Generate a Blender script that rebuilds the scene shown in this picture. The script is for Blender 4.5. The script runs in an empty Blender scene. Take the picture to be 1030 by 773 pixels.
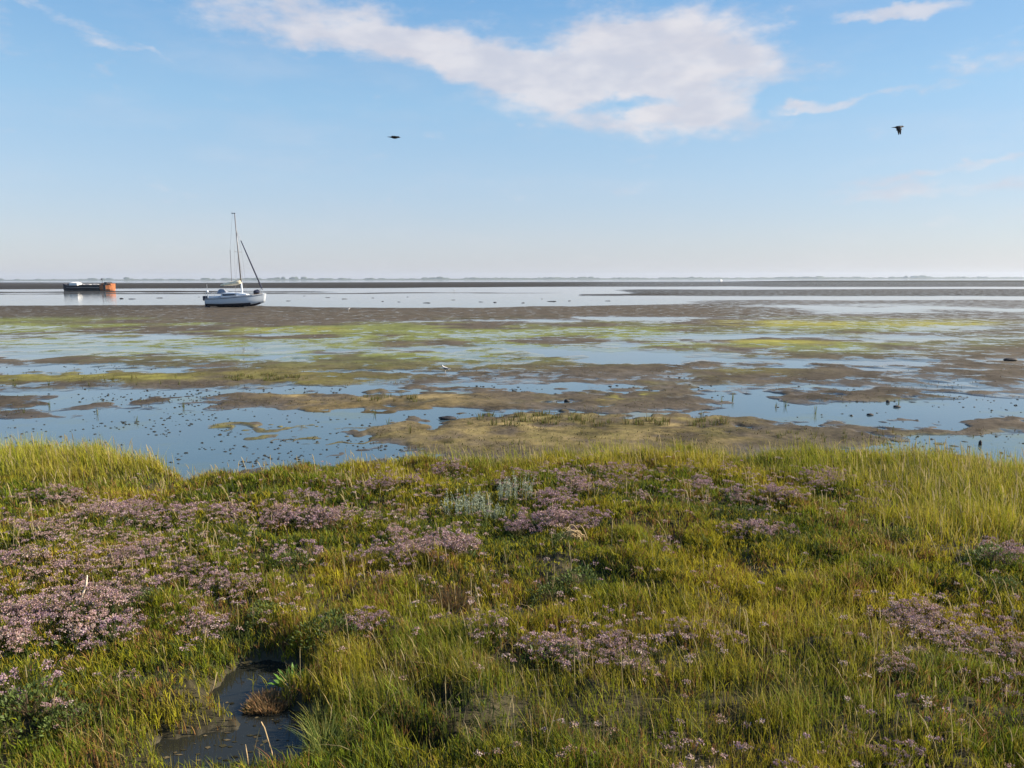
import bpy, math, random
import numpy as np
rng = np.random.default_rng(7)
random.seed(7)
SC = bpy.context.scene
COL = SC.collection
R = math.radians

# ------------------------------------------------------------------ camera
HC, F, CX, CY = 3.0, 774.0, 515.0, 386.5
PITCH, ROLL = R(7.75), R(0.12)
C = np.array([0.0, 0.0, HC])
fwd = np.array([0, math.cos(PITCH), -math.sin(PITCH)])
up0 = np.array([0, math.sin(PITCH), math.cos(PITCH)])
r0 = np.array([1.0, 0, 0])
upv = up0 * math.cos(ROLL) + r0 * math.sin(ROLL)
rgt = r0 * math.cos(ROLL) - up0 * math.sin(ROLL)

def project(x, y, z):
    px, py, pz = x - C[0], y - C[1], z - C[2]
    a = px * rgt[0] + py * rgt[1] + pz * rgt[2]
    b = px * upv[0] + py * upv[1] + pz * upv[2]
    c = px * fwd[0] + py * fwd[1] + pz * fwd[2]
    cc = np.where(c > 0.2, c, 0.2)
    u = CX + F * a / cc
    v = CY - F * b / cc
    return u, np.where(c > 0.2, v, 3000.0)

def ground_at(u, v, z):
    """world x, y of the point of the plane at height z seen at (u, v) of the photograph"""
    u = np.asarray(u, float); v = np.asarray(v, float)
    a = (u - CX) / F; b = (CY - v) / F
    d = fwd[:, None] + rgt[:, None] * a.ravel() + upv[:, None] * b.ravel()
    t = (z - HC) / d[2]
    return (d[0] * t).reshape(u.shape), (d[1] * t).reshape(u.shape)

def at_depth(u, v, dist):
    a = (u - CX) / F; b = (CY - v) / F
    return C + (fwd + rgt * a + upv * b) * dist

# ------------------------------------------------------------------ noise
def _h(i, j, s):
    n = (i * 374761393 + j * 668265263 + s * 974634777) & 0xFFFFFFFF
    n = ((n ^ (n >> 13)) * 1274126177) & 0xFFFFFFFF
    n = (n ^ (n >> 16)) & 0xFFFF
    return n / 32767.5 - 1.0

def vn(x, y, s=0):
    ix = np.floor(x).astype(np.int64); iy = np.floor(y).astype(np.int64)
    fx = x - ix; fy = y - iy
    fx = fx * fx * fx * (fx * (fx * 6 - 15) + 10); fy = fy * fy * fy * (fy * (fy * 6 - 15) + 10)
    a = _h(ix, iy, s); b = _h(ix + 1, iy, s); c = _h(ix, iy + 1, s); d = _h(ix + 1, iy + 1, s)
    return (a * (1 - fx) + b * fx) * (1 - fy) + (c * (1 - fx) + d * fx) * fy

def fbm(x, y, lam, s=0, o=4, g=0.5):
    t = 0; a = 1; n = 0
    for k in range(o):
        q = 0.7 * k + s
        cx, sx = math.cos(q), math.sin(q)
        t = t + a * vn((x * cx - y * sx) / lam + 17.3 * k, (x * sx + y * cx) / lam + 9.1 * k, s * 13 + k)
        n += a; a *= g; lam *= 0.5
    return t / n * 1.5

def sst(a, b, x):
    t = np.clip((x - a) / (b - a), 0, 1)
    return t * t * (3 - 2 * t)

# ------------------------------------------------------------------ tidal flat layout
# bands: (u0, u1, top at u0, top at u1, bottom at u0, bottom at u1, strength, side softness)
BANDS = [
    (-900, 420, 285.0, 284.6, 293.8, 290.0, 3.0, 60), (300, 820, 284.6, 284.0, 290.0, 288.6, 3.0, 80),
    (-900, 350, 295.0, 293.2, 296.6, 294.6, 3.4, 60), (-100, 560, 296.4, 294.4, 297.2, 295.2, 3.2, 60),
    (640, 2200, 291.8, 290.6, 297.6, 298.2, 3.0, 40), (780, 2200, 281.6, 281.2, 289.2, 288.0, 3.0, 60),
    (560, 680, 296.6, 296.2, 297.6, 297.4, 2.0, 20), (590, 740, 307.5, 306, 309.5, 309, 1.8, 30),
    (-900, 270, 302.6, 307.6, 327, 323, 3.4, 10), (250, 560, 307.6, 309.2, 323, 320, 3.4, 10), (540, 780, 309.4, 309.6, 318, 319, 2.2, 40),
    (700, 2200, 302.4, 302.4, 320, 318, 0.55, 60),
    # water
    (-900, 2200, 278, 278, 284.5, 281.4, -3, 10), (-900, 660, 293.6, 290.6, 303.4, 309.0, -1.35, 80), (500, 2200, 299, 298.6, 302.0, 302.2, -2.6, 80),
    (480, 2200, 288.8, 287.0, 291.8, 289.6, -1.0, 90),
    (700, 1150, 361, 361, 373, 372, -1.3, 60),
    (660, 1150, 386, 384, 426, 424, -0.8, 60), (-200, 120, 318.5, 318, 322, 322, -0.9, 40),
]
# ellipses: (u, v, half width, half height, strength)
ELL = [
    (200, 330, 420, 9, 1.5), (230, 344, 330, 9, .9), (600, 335, 300, 14, .7), (830, 327, 200, 8, 1.6), (760, 347, 130, 5, 1.2), (400, 340, 90, 6, .7), (960, 345, 120, 12, .5),
    (100, 351, 130, 3.0, -1.6), (40, 357, 100, 2.6, -1.4), (120, 336, 70, 1.6, -2.2), (240, 334, 50, 1.6, -1.6), (320, 357, 90, 2.2, -1.6), (470, 349, 110, 3.4, -1.1), (560, 352, 120, 3, -.9), (30, 341, 50, 1.4, -1.4),
    (640, 358, 130, 4, -1.8), (540, 341, 70, 2.6, -1.4), (640, 345, 80, 2.4, -1.2), (760, 337, 80, 1.8, -1.6),
    (60, 362, 80, 3.4, 1.6), (220, 366, 130, 4.2, 1.5), (400, 363, 70, 7, 1.9), (355, 371, 90, 4, 1.4), (140, 364, 60, 2, 0.8),
    (150, 369.5, 95, 2.6, -1.9), (40, 369, 60, 2.0, -1.2),
    (120, 381, 210, 6.0, 2.6), (275, 380, 80, 5.5, 2.4), (190, 384, 90, 4, 1.2), (400, 377, 50, 3, -1.1), (440, 376, 90, 2.4, -1.6),
    (555, 370.5, 110, 3.4, 1.3), (640, 371, 60, 3.4, 2.2), (420, 391, 120, 5, -1.2), (560, 385, 120, 5, -0.7), (640, 392, 90, 4, -0.6),
    (220, 396, 150, 5.0, -1.6), (60, 399, 80, 6, -1.4), (330, 392, 60, 3.5, -1.2),
    (20, 414, 56, 6, 2.2), (120, 408, 80, 2.6, 1.0), (240, 409, 60, 2.0, 1.3), (330, 405, 60, 5, 2.0), (430, 403, 120, 7, 2.2), (560, 403, 90, 8, 2.0), (650, 404, 60, 8, 2.2), (700, 409, 40, 4, 1.6),
    (110, 440, 170, 20, -2.3), (300, 422, 140, 8, -1.9), (330, 452, 110, 20, -1.8), (410, 417, 110, 5.5, -2.2), (240, 465, 90, 12, -2.2),
    (245, 433, 60, 3.0, 2.3), (300, 447, 90, 3.2, 2.1), (330, 428, 50, 3.4, 2.2), (360, 438, 44, 3, 1.9), (190, 460, 26, 6, 1.6),
    (500, 442, 120, 17, 3.6), (620, 437, 140, 19, 4.0), (740, 438, 90, 14, 2.6), (560, 423, 130, 7, 1.8), (830, 443, 80, 10, 1.6), (420, 440, 40, 8, 1.8),
    (560, 415.5, 40, 2.0, -1.2), (690, 415.5, 95, 3.6, -2.8), (600, 414, 40, 2.4, -0.6),
    (840, 347, 70, 4, 0.4), (835, 357.5, 90, 4.2, 2.2), (700, 363, 90, 4, -1.3), (835, 375.5, 70, 4.8, 2.8), (740, 384, 70, 3.4, 1.1), (800, 383, 60, 2.0, 0.8),
    (995, 369, 62, 8.0, 3.0), (1010, 352, 50, 4, 1.4), (980, 385, 90, 4.5, 1.2), (840, 400, 70, 6, 2.4), (940, 398, 50, 3, 1.6), (880, 398, 60, 3, 1.2),
    (985, 431, 60, 6.5, 2.4), (860, 436, 80, 7, 1.6), (760, 424, 50, 4, 0.8), (960, 446, 70, 5, -1.8), (1040, 452, 50, 10, -2.0), (900, 448, 40, 4, -1.2), (1000, 445, 60, 2.0, 0.9),
    (900, 414, 110, 8, -1.4), (760, 396, 70, 8, -1.2), (1000, 408, 60, 5, -0.8), (1000, 330, 70, 3.4, -1.6), (940, 322, 60, 3, -0.6), (760, 328, 60, 2.4, -0.7), (730, 337, 60, 3, -0.9), (960, 341, 80, 3, -0.4),
]
GREEN = [(90, 327, 240, 6, .8), (300, 331, 200, 6, .9), (440, 332, 110, 8, .8), (160, 343, 60, 4, .8), (20, 334, 60, 4, .6), (250, 352, 160, 8, .5), (560, 332, 130, 8, .6),
         (250, 432, 70, 6, .9), (300, 446, 90, 7, 1.0), (330, 429, 60, 6, .8), (330, 342, 260, 18, .7), (60, 345, 120, 14, .5), (620, 345, 160, 12, .45), (450, 365, 200, 8, .35), (860, 345, 160, 12, .4), (820, 327, 150, 7, 1.0), (760, 347, 110, 6, .9), (640, 322, 140, 4, .6),
         (100, 382, 170, 7, .9), (300, 384, 140, 5, .55), (520, 398, 160, 5, .3), (940, 404, 60, 4, .4), (760, 378, 70, 5, .4), (960, 447, 80, 8, .6), (700, 391, 80, 5, .4),
         (480, 345, 560, 16, .4), (200, 374, 260, 8, .35), (960, 281, 160, 2.2, .6), (600, 440, 200, 14, .25), (700, 430, 50, 5, .3), (560, 424, 80, 5, .4)]
YEL = [(820, 327.5, 150, 4.4, 1.0), (760, 346.5, 80, 3.4, .8), (155, 342.5, 70, 3.2, .9), (275, 350, 70, 4, .7), (370, 344.5, 26, 3, 1.0), (20, 342, 40, 3, .6), (230, 338, 40, 2, .6), (60, 380, 50, 4, .7), (300, 334, 60, 2, .5), (620, 402, 24, 2.4, .9), (160, 383, 30, 2.4, .5), (640, 344, 30, 2, .3), (940, 329, 50, 3, .5)]
TAN = [(330, 406, 80, 5, .8), (430, 405, 110, 5, .8), (520, 441, 150, 13, .8), (620, 437, 150, 15, 1.0), (700, 441, 60, 9, .9), (600, 402, 30, 2, .6), (560, 425, 120, 6, .4), (280, 380, 60, 5, .5)]

def esum(L, u, v, p=1.5):
    t = 0
    for (a, b, c, d, s) in L:
        t = t + s * np.exp(-(((u - a) / c) ** 2 + ((v - b) / d) ** 2) ** p)
    return t

def bsum(u, v):
    t = 0
    for (u0, u1, a0, a1, b0, b1, s, so) in BANDS:
        k = np.clip((u - u0) / (u1 - u0), 0, 1)
        top = a0 + (a1 - a0) * k; bot = b0 + (b1 - b0) * k
        e = np.maximum(0.35, (bot - top) * 0.18)
        m = np.clip((v - top) / e + .5, 0, 1) * np.clip((bot - v) / e + .5, 0, 1)
        m = m * np.clip((u - u0) / so + .5, 0, 1) * np.clip((u1 - u) / so + .5, 0, 1)
        t = t + s * m
    return t

EDGE_U = [-900, -200, 0, 100, 160, 185, 215, 260, 340, 430, 560, 700, 800, 880, 950, 1030, 1300, 2200]
EDGE_V = [437.0, 443.0, 448.0, 449.0, 455.0, 469.0, 467.0, 463.0, 457.0, 455.0, 449.0, 445.0, 445.0, 450.0, 455.0, 458.0, 461.0, 465.0]
CREEK = [(230, 762, 78, 31), (282, 736, 46, 30), (250, 708, 36, 22), (272, 684, 44, 20), (442, 728, 20, 9), (425, 768, 20, 9)]

def terrain(x, y):
    """height, albedo, wetness and field values of the one ground sheet"""
    d = np.hypot(x, y)
    u, v = project(x, y, np.zeros_like(x))
    fp = np.maximum(d * d / (F * HC), d / F)
    # scale-free relief of the flat
    N = 0; W = 0; N2 = 0
    for k in range(12):
        lam = 0.2 * 2 ** k
        w = np.exp(-(np.log2(lam / (6 * fp))) ** 2 / (2 * 1.9 ** 2)) * (lam > fp * .9)
        q = k * 0.9
        xx = x * math.cos(q) - y * math.sin(q); yy = x * math.sin(q) + y * math.cos(q)
        N = N + w * vn(xx / lam + 3.1 * k, yy / lam + 7.7 * k, 40 + k)
        N2 = N2 + w * vn(xx / lam + 13.1 * k, yy / lam + 2.7 * k, 70 + k)
        W = W + w * w
    N = N / np.sqrt(W + 1e-6) * 1.7; N2 = N2 / np.sqrt(W + 1e-6) * 1.7
    dv = np.clip(v - 279.5, 0.3, 400)
    uu = u + 16 * N2; vv = v + N * 0.035 * dv * np.clip(dv / 20, .25, 1)
    bias = 0.0 + 0 * v
    cal = sst(300, 330, v)
    Fm = bias + 1.5 * sst(320, 328, v) * sst(366, 358, v) * (1 - .3 * sst(600, 800, u)) + 1.0 * sst(354, 364, v) * sst(412, 400, v) + bsum(uu, v + N * np.clip(0.045 * dv, .1, .8)) + esum(ELL, uu, vv) + N * (0.5 + 0.5 * cal)
    # hump detail that stays on mud
    zf = np.where(Fm > 0, 0.05 * np.tanh(Fm / 2.2) + 0.004 * N2 * np.tanh(np.maximum(Fm, 0)), 0.06 * np.tanh(Fm))
    nearf = sst(45, 22, d)
    zf = zf + nearf * (.011 * fbm(x, y, .55, 15, 4, .6) + .004 * fbm(x, y, .12, 16, 2))
    out = v < 281.0
    zf = np.where(out, np.where(d > 3500, -0.05, zf), zf)
    gr = np.clip(esum(GREEN, uu, vv) * (0.75 + 0.6 * N2), 0, 1)
    ye = np.clip(esum(YEL, uu, vv) * (0.7 + 0.9 * N), 0, 1)
    ta = np.clip(esum(TAN, uu, vv) * (0.85 + 0.4 * N2), 0, 1)
    dk = np.clip(0.5 + 0.5 * N2, 0, 1)
    def c3(a): return np.array(a)[None, :]
    mud = c3((.072, .059, .043)) * (1 - dk[:, None] * .35)
    mud = mud * (1 - ta[:, None]) + c3((.175, .135, .062)) * (0.8 + .3 * N[:, None]) * ta[:, None]
    gr = np.clip(gr * 1.25, 0, 1)
    mud = mud * (1 - gr[:, None] * .85) + (c3((.135, .155, .045)) * sst(374, 362, v)[:, None] + c3((.115, .105, .030)) * sst(362, 374, v)[:, None]) * gr[:, None] * .85
    mud = mud * (1 - ye[:, None]) + c3((.195, .185, .042)) * ye[:, None]
    mud = mud * (1 - .55 * (v < 300))[:, None]  # far mud: wetness and backlit shade both put into the colour
    wet = np.clip(0.55 - 0.22 * Fm, 0.05, 0.7) * (1 - ta * .7)
    # marsh platform
    u3, v3 = project(x, y, np.full_like(x, 0.33))
    e = np.interp(u3, EDGE_U, EDGE_V) + 6.0 * fbm(x, y, 0.9, 5, 4)
    m = sst(-8, 20, v3 - e)
    m = np.where(y < 3, 1.0, m)
    hum = 0.37 + 0.12 * fbm(x, y, .75, 6, 3) + 0.02 * fbm(x, y, .25, 8, 3)
    hum = np.maximum(hum, 0.27)
    u2, v2 = project(x, y, np.full_like(x, 0.22))
    ck = 0
    for (a, b, c, dd) in CREEK:
        ck = np.maximum(ck, 1.6 - np.sqrt(((u2 - a) / c) ** 2 + ((v2 - b) / dd) ** 2 + 1e-6))
    ck = ck + 0.30 * fbm(x, y, .42, 9, 5, .62)
    cm = sst(0.35, 0.75, ck) * (y > 1.5)
    near = sst(-.5, .5, ck) * (y > 1.5)
    hum = hum * (1 - near) + np.minimum(hum, .29) * near
    hum = hum * (1 - cm) + (0.175 + .075 * fbm(x, y, .4, 14, 5, .6)) * cm
    z = np.maximum(zf, -.08) * (1 - m) + hum * m
    n3 = fbm(x, y, .3, 11, 3)[:, None]
    soil = c3((.042, .036, .02)) * (1 + .35 * n3)
    film = np.clip(np.interp(v, [300, 322, 330, 360, 372, 400, 440], [.24, .46, .56, .54, .42, .34, .26]) - .10 * (Fm - 1) + .10 * N2 - .4 * ta, 0, .85) * (1 - m)
    film = film + .32 * np.clip(1 - Fm / .9, 0, 1) * (1 - m)
    film = np.maximum(film, .43 * (v > 284) * (v < 326) * sst(430, 720, u + 60 * N2) * (1 - m))
    film = np.maximum(film, .30 * (v > 308) * (v < 328) * (1 - m))
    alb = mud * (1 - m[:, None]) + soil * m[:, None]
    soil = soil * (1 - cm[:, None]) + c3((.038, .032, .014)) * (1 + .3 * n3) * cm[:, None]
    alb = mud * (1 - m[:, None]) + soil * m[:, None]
    wet = wet * (1 - m) + (0.1 + .5 * cm) * m
    return dict(film=film, z=z, alb=np.clip(alb, .01, .8), wet=wet, m=m, F=Fm, cm=cm, u=u3, v=v3)

# ------------------------------------------------------------------ materials
def mat(name):
    m = bpy.data.materials.new(name); m.use_nodes = True
    nt = m.node_tree; nt.nodes.clear()
    out = nt.nodes.new('ShaderNodeOutputMaterial')
    return m, nt, out

def node(nt, t, **kw):
    n = nt.nodes.new(t)
    for k, val in kw.items():
        if k.startswith('_'):
            setattr(n, k[1:], val)
        else:
            key = int(k[1:]) if k[0] == 'i' and k[1:].isdigit() else k
            n.inputs[key].default_value = val
    return n

def plain(name, col, rough=.6, metal=0.0, var=.18, scale=14.0, bump=0.0, spec=.4):
    m, nt, out = mat(name)
    p = node(nt, 'ShaderNodeBsdfPrincipled', Roughness=rough, Metallic=metal)
    p.inputs['Specular IOR Level'].default_value = spec
    tc = node(nt, 'ShaderNodeTexCoord')
    nz = node(nt, 'ShaderNodeTexNoise', Scale=scale, Detail=4.0)
    nt.links.new(tc.outputs['Object'], nz.inputs['Vector'])
    mr = node(nt, 'ShaderNodeMapRange'); mr.inputs[1].default_value = .3; mr.inputs[2].default_value = .7
    mr.inputs[3].default_value = 1 - var; mr.inputs[4].default_value = 1 + var
    nt.links.new(nz.outputs[0], mr.inputs[0])
    mx = node(nt, 'ShaderNodeMix', _data_type='RGBA', _blend_type='MULTIPLY'); mx.inputs[0].default_value = 1
    mx.inputs[6].default_value = (*col, 1); nt.links.new(mr.outputs[0], mx.inputs[7])
    nt.links.new(mx.outputs[2], p.inputs['Base Color'])
    if bump:
        b = node(nt, 'ShaderNodeBump', Strength=bump, Distance=.02)
        nt.links.new(nz.outputs[0], b.inputs['Height']); nt.links.new(b.outputs[0], p.inputs['Normal'])
    nt.links.new(p.outputs[0], out.inputs[0])
    return m

def ground_mat():
    m, nt, out = mat('tidal_ground')
    L = nt.links.new
    a = node(nt, 'ShaderNodeAttribute', _attribute_name='albedo')
    w = node(nt, 'ShaderNodeAttribute', _attribute_name='wet')
    g = node(nt, 'ShaderNodeNewGeometry')
    n1 = node(nt, 'ShaderNodeTexNoise', Scale=9.0, Detail=6.0, Roughness=.65)
    n2 = node(nt, 'ShaderNodeTexNoise', Scale=1.1, Detail=6.0, Roughness=.65)
    L(g.outputs['Position'], n1.inputs['Vector']); L(g.outputs['Position'], n2.inputs['Vector'])
    n5 = node(nt, 'ShaderNodeTexNoise', Scale=.5, Detail=9.0, Roughness=.7); L(g.outputs['Position'], n5.inputs['Vector'])
    a1 = node(nt, 'ShaderNodeMath', _operation='ADD'); L(n1.outputs[0], a1.inputs[0]); L(n2.outputs[0], a1.inputs[1])
    ad = node(nt, 'ShaderNodeMath', _operation='MULTIPLY_ADD'); L(n5.outputs[0], ad.inputs[0]); ad.inputs[1].default_value = 1.0; L(a1.outputs[0], ad.inputs[2])
    mr = node(nt, 'ShaderNodeMapRange'); mr.inputs[1].default_value = 1.05; mr.inputs[2].default_value = 1.95; mr.inputs[3].default_value = .25; mr.inputs[4].default_value = 1.75
    L(ad.outputs[0], mr.inputs[0])
    mx = node(nt, 'ShaderNodeMix', _data_type='RGBA', _blend_type='MULTIPLY'); mx.inputs[0].default_value = 1
    L(a.outputs['Color'], mx.inputs[6]); L(mr.outputs[0], mx.inputs[7])
    p = node(nt, 'ShaderNodeBsdfPrincipled'); L(mx.outputs[2], p.inputs['Base Color'])
    ws = node(nt, 'ShaderNodeMath', _operation='MULTIPLY'); L(w.outputs['Fac'], ws.inputs[0]); L(n2.outputs[0], ws.inputs[1])
    rr = node(nt, 'ShaderNodeMapRange'); rr.inputs[1].default_value = .05; rr.inputs[2].default_value = .4; rr.inputs[3].default_value = .95; rr.inputs[4].default_value = .3
    L(ws.outputs[0], rr.inputs[0]); L(rr.outputs[0], p.inputs['Roughness'])
    sp = node(nt, 'ShaderNodeMapRange'); sp.inputs[1].default_value = .05; sp.inputs[2].default_value = .4; sp.inputs[3].default_value = .1; sp.inputs[4].default_value = .5
    L(ws.outputs[0], sp.inputs[0]); L(sp.outputs[0], p.inputs['Specular IOR Level'])
    b = node(nt, 'ShaderNodeBump', Strength=.6, Distance=.03); L(n1.outputs[0], b.inputs['Height']); L(b.outputs[0], p.inputs['Normal'])
    f = node(nt, 'ShaderNodeAttribute', _attribute_name='film')
    n4 = node(nt, 'ShaderNodeTexNoise', Scale=.9, Detail=9.0, Roughness=.74)
    L(g.outputs['Position'], n4.inputs['Vector'])
    n3 = node(nt, 'ShaderNodeMath', _operation='MULTIPLY_ADD'); L(n4.outputs[0], n3.inputs[0]); n3.inputs[1].default_value = 2.3; n3.inputs[2].default_value = -.65
    q = node(nt, 'ShaderNodeMath', _operation='ADD'); L(f.outputs['Fac'], q.inputs[0]); L(n3.outputs[0], q.inputs[1])
    fm = node(nt, 'ShaderNodeMapRange'); fm.inputs[1].default_value = .95; fm.inputs[2].default_value = 1.10; L(q.outputs[0], fm.inputs[0])
    p2 = node(nt, 'ShaderNodeBsdfPrincipled', Roughness=.09, IOR=1.33)
    m2 = node(nt, 'ShaderNodeMix', _data_type='RGBA'); m2.inputs[0].default_value = .35; m2.inputs[7].default_value = (.02, .025, .02, 1); L(mx.outputs[2], m2.inputs[6]); L(m2.outputs[2], p2.inputs['Base Color'])
    ms = node(nt, 'ShaderNodeMixShader'); L(fm.outputs[0], ms.inputs[0]); L(p.outputs[0], ms.inputs[1]); L(p2.outputs[0], ms.inputs[2])
    L(ms.outputs[0], out.inputs[0])
    return m

def water_mat(name, col, rough, bump, scale, weed=(.085, .095, .03, 1)):
    m, nt, out = mat(name)
    L = nt.links.new
    g = node(nt, 'ShaderNodeNewGeometry')
    n0 = node(nt, 'ShaderNodeTexNoise', Scale=.35, Detail=5.0)
    L(g.outputs['Position'], n0.inputs['Vector'])
    n1 = node(nt, 'ShaderNodeTexNoise', Scale=scale, Detail=3.0)
    L(g.outputs['Position'], n1.inputs['Vector'])
    st = node(nt, 'ShaderNodeMapRange'); st.inputs[1].default_value = .42; st.inputs[2].default_value = .62; st.inputs[3].default_value = .25 * bump; st.inputs[4].default_value = bump
    L(n0.outputs[0], st.inputs[0])
    b = node(nt, 'ShaderNodeBump', Distance=.01); L(st.outputs[0], b.inputs['Strength']); L(n1.outputs[0], b.inputs['Height'])
    p = node(nt, 'ShaderNodeBsdfPrincipled', Roughness=rough, IOR=1.33)
    mx = node(nt, 'ShaderNodeMix', _data_type='RGBA'); mx.inputs[6].default_value = (*col, 1); mx.inputs[7].default_value = (col[0] * 1.9, col[1] * 1.8, col[2] * 1.4, 1)
    L(n0.outputs[0], mx.inputs[0])
    n6 = node(nt, 'ShaderNodeTexNoise', Scale=.33, Detail=7.0, Roughness=.66); L(g.outputs['Position'], n6.inputs['Vector'])
    sg = node(nt, 'ShaderNodeMapRange'); sg.inputs[1].default_value = .53; sg.inputs[2].default_value = .66; sg.inputs[4].default_value = .8; L(n6.outputs[0], sg.inputs[0])
    mg = node(nt, 'ShaderNodeMix', _data_type='RGBA'); mg.inputs[7].default_value = weed; L(sg.outputs[0], mg.inputs[0]); L(mx.outputs[2], mg.inputs[6])
    L(mg.outputs[2], p.inputs['Base Color'])
    L(b.outputs[0], p.inputs['Normal']); L(p.outputs[0], out.inputs[0])
    return m

def leaf_mat(name, trans=.4, rough=.6, spec=.08, rnd=.0):
    m, nt, out = mat(name)
    L = nt.links.new
    a = node(nt, 'ShaderNodeAttribute', _attribute_name='tint')
    src = a.outputs['Color']
    if rnd:
        oi = node(nt, 'ShaderNodeObjectInfo')
        hs = node(nt, 'ShaderNodeHueSaturation'); 
        mr = node(nt, 'ShaderNodeMapRange'); mr.inputs[3].default_value = 1 - rnd; mr.inputs[4].default_value = 1 + rnd
        L(oi.outputs['Random'], mr.inputs[0]); L(mr.outputs[0], hs.inputs['Value']); L(src, hs.inputs['Color']); src = hs.outputs[0]
    p = node(nt, 'ShaderNodeBsdfPrincipled', Roughness=rough); p.inputs['Specular IOR Level'].default_value = spec
    L(src, p.inputs['Base Color'])
    if trans:
        t = node(nt, 'ShaderNodeBsdfTranslucent'); L(src, t.inputs[0])
        mx = node(nt, 'ShaderNodeMixShader'); mx.inputs[0].default_value = trans
        L(p.outputs[0], mx.inputs[1]); L(t.outputs[0], mx.inputs[2]); L(mx.outputs[0], out.inputs[0])
    else:
        L(p.outputs[0], out.inputs[0])
    return m

M_GROUND = ground_mat()
M_WATER = water_mat('tidal_water', (.036, .060, .088), .05, .22, 9.0)
M_CREEK = water_mat('creek_water', (.012, .013, .012), .03, .16, 14.0, (.05, .042, .016, 1))
M_GRASS = leaf_mat('grass_blades', .38)
M_LEAF = leaf_mat('plant_leaves', .3, .5, .14, .12)
M_FLOWER = leaf_mat('flower_petals', .3, .8, .1, .15)

# ------------------------------------------------------------------ object helpers
def np_mesh(name, V, T, colors=None, smooth=False, attr='tint', extra=None):
    """mesh from vertex array and one array of faces (n x 3 or n x 4)"""
    me = bpy.data.meshes.new(name)
    V = np.ascontiguousarray(V, np.float32); T = np.ascontiguousarray(T, np.int32)
    k = T.shape[1]
    me.vertices.add(len(V)); me.vertices.foreach_set('co', V.ravel())
    me.loops.add(T.size); me.loops.foreach_set('vertex_index', T.ravel())
    me.polygons.add(len(T))
    me.polygons.foreach_set('loop_start', np.arange(0, T.size, k, dtype=np.int32))
    me.polygons.foreach_set('loop_total', np.full(len(T), k, np.int32))
    me.polygons.foreach_set('use_smooth', np.full(len(T), smooth))
    me.update(calc_edges=True)
    if colors is not None:
        at = me.attributes.new(attr, 'FLOAT_COLOR', 'POINT')
        c = np.ones((len(V), 4), np.float32); c[:, :3] = colors
        at.data.foreach_set('color', c.ravel())
    for nm, arr in (extra or {}).items():
        at = me.attributes.new(nm, 'FLOAT', 'POINT'); at.data.foreach_set('value', np.ascontiguousarray(arr, np.float32))
    return me

def link(name, me, m=None, parent=None, loc=None):
    o = bpy.data.objects.new(name, me)
    COL.objects.link(o)
    if m is not None:
        for q in (m if isinstance(m, (list, tuple)) else [m]): me.materials.append(q)
    if parent is not None: o.parent = parent
    if loc is not None: o.location = loc
    return o

def tag(o, label=None, cat=None, group=None, kind=None):
    if label: o['label'] = label
    if cat: o['category'] = cat
    if group: o['group'] = group
    if kind: o['kind'] = kind
    return o

def empty(name, loc, rot=(0, 0, 0), scale=1.0):
    o = bpy.data.objects.new(name, None); COL.objects.link(o)
    o.empty_display_size = .1
    o.location = loc; o.rotation_euler = rot; o.scale = (scale,) * 3
    return o

def copy_tree(o, parent=None):
    c = o.copy(); COL.objects.link(c)
    if parent is not None: c.parent = parent
    for ch in list(o.children): copy_tree(ch, c)
    return c

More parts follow.
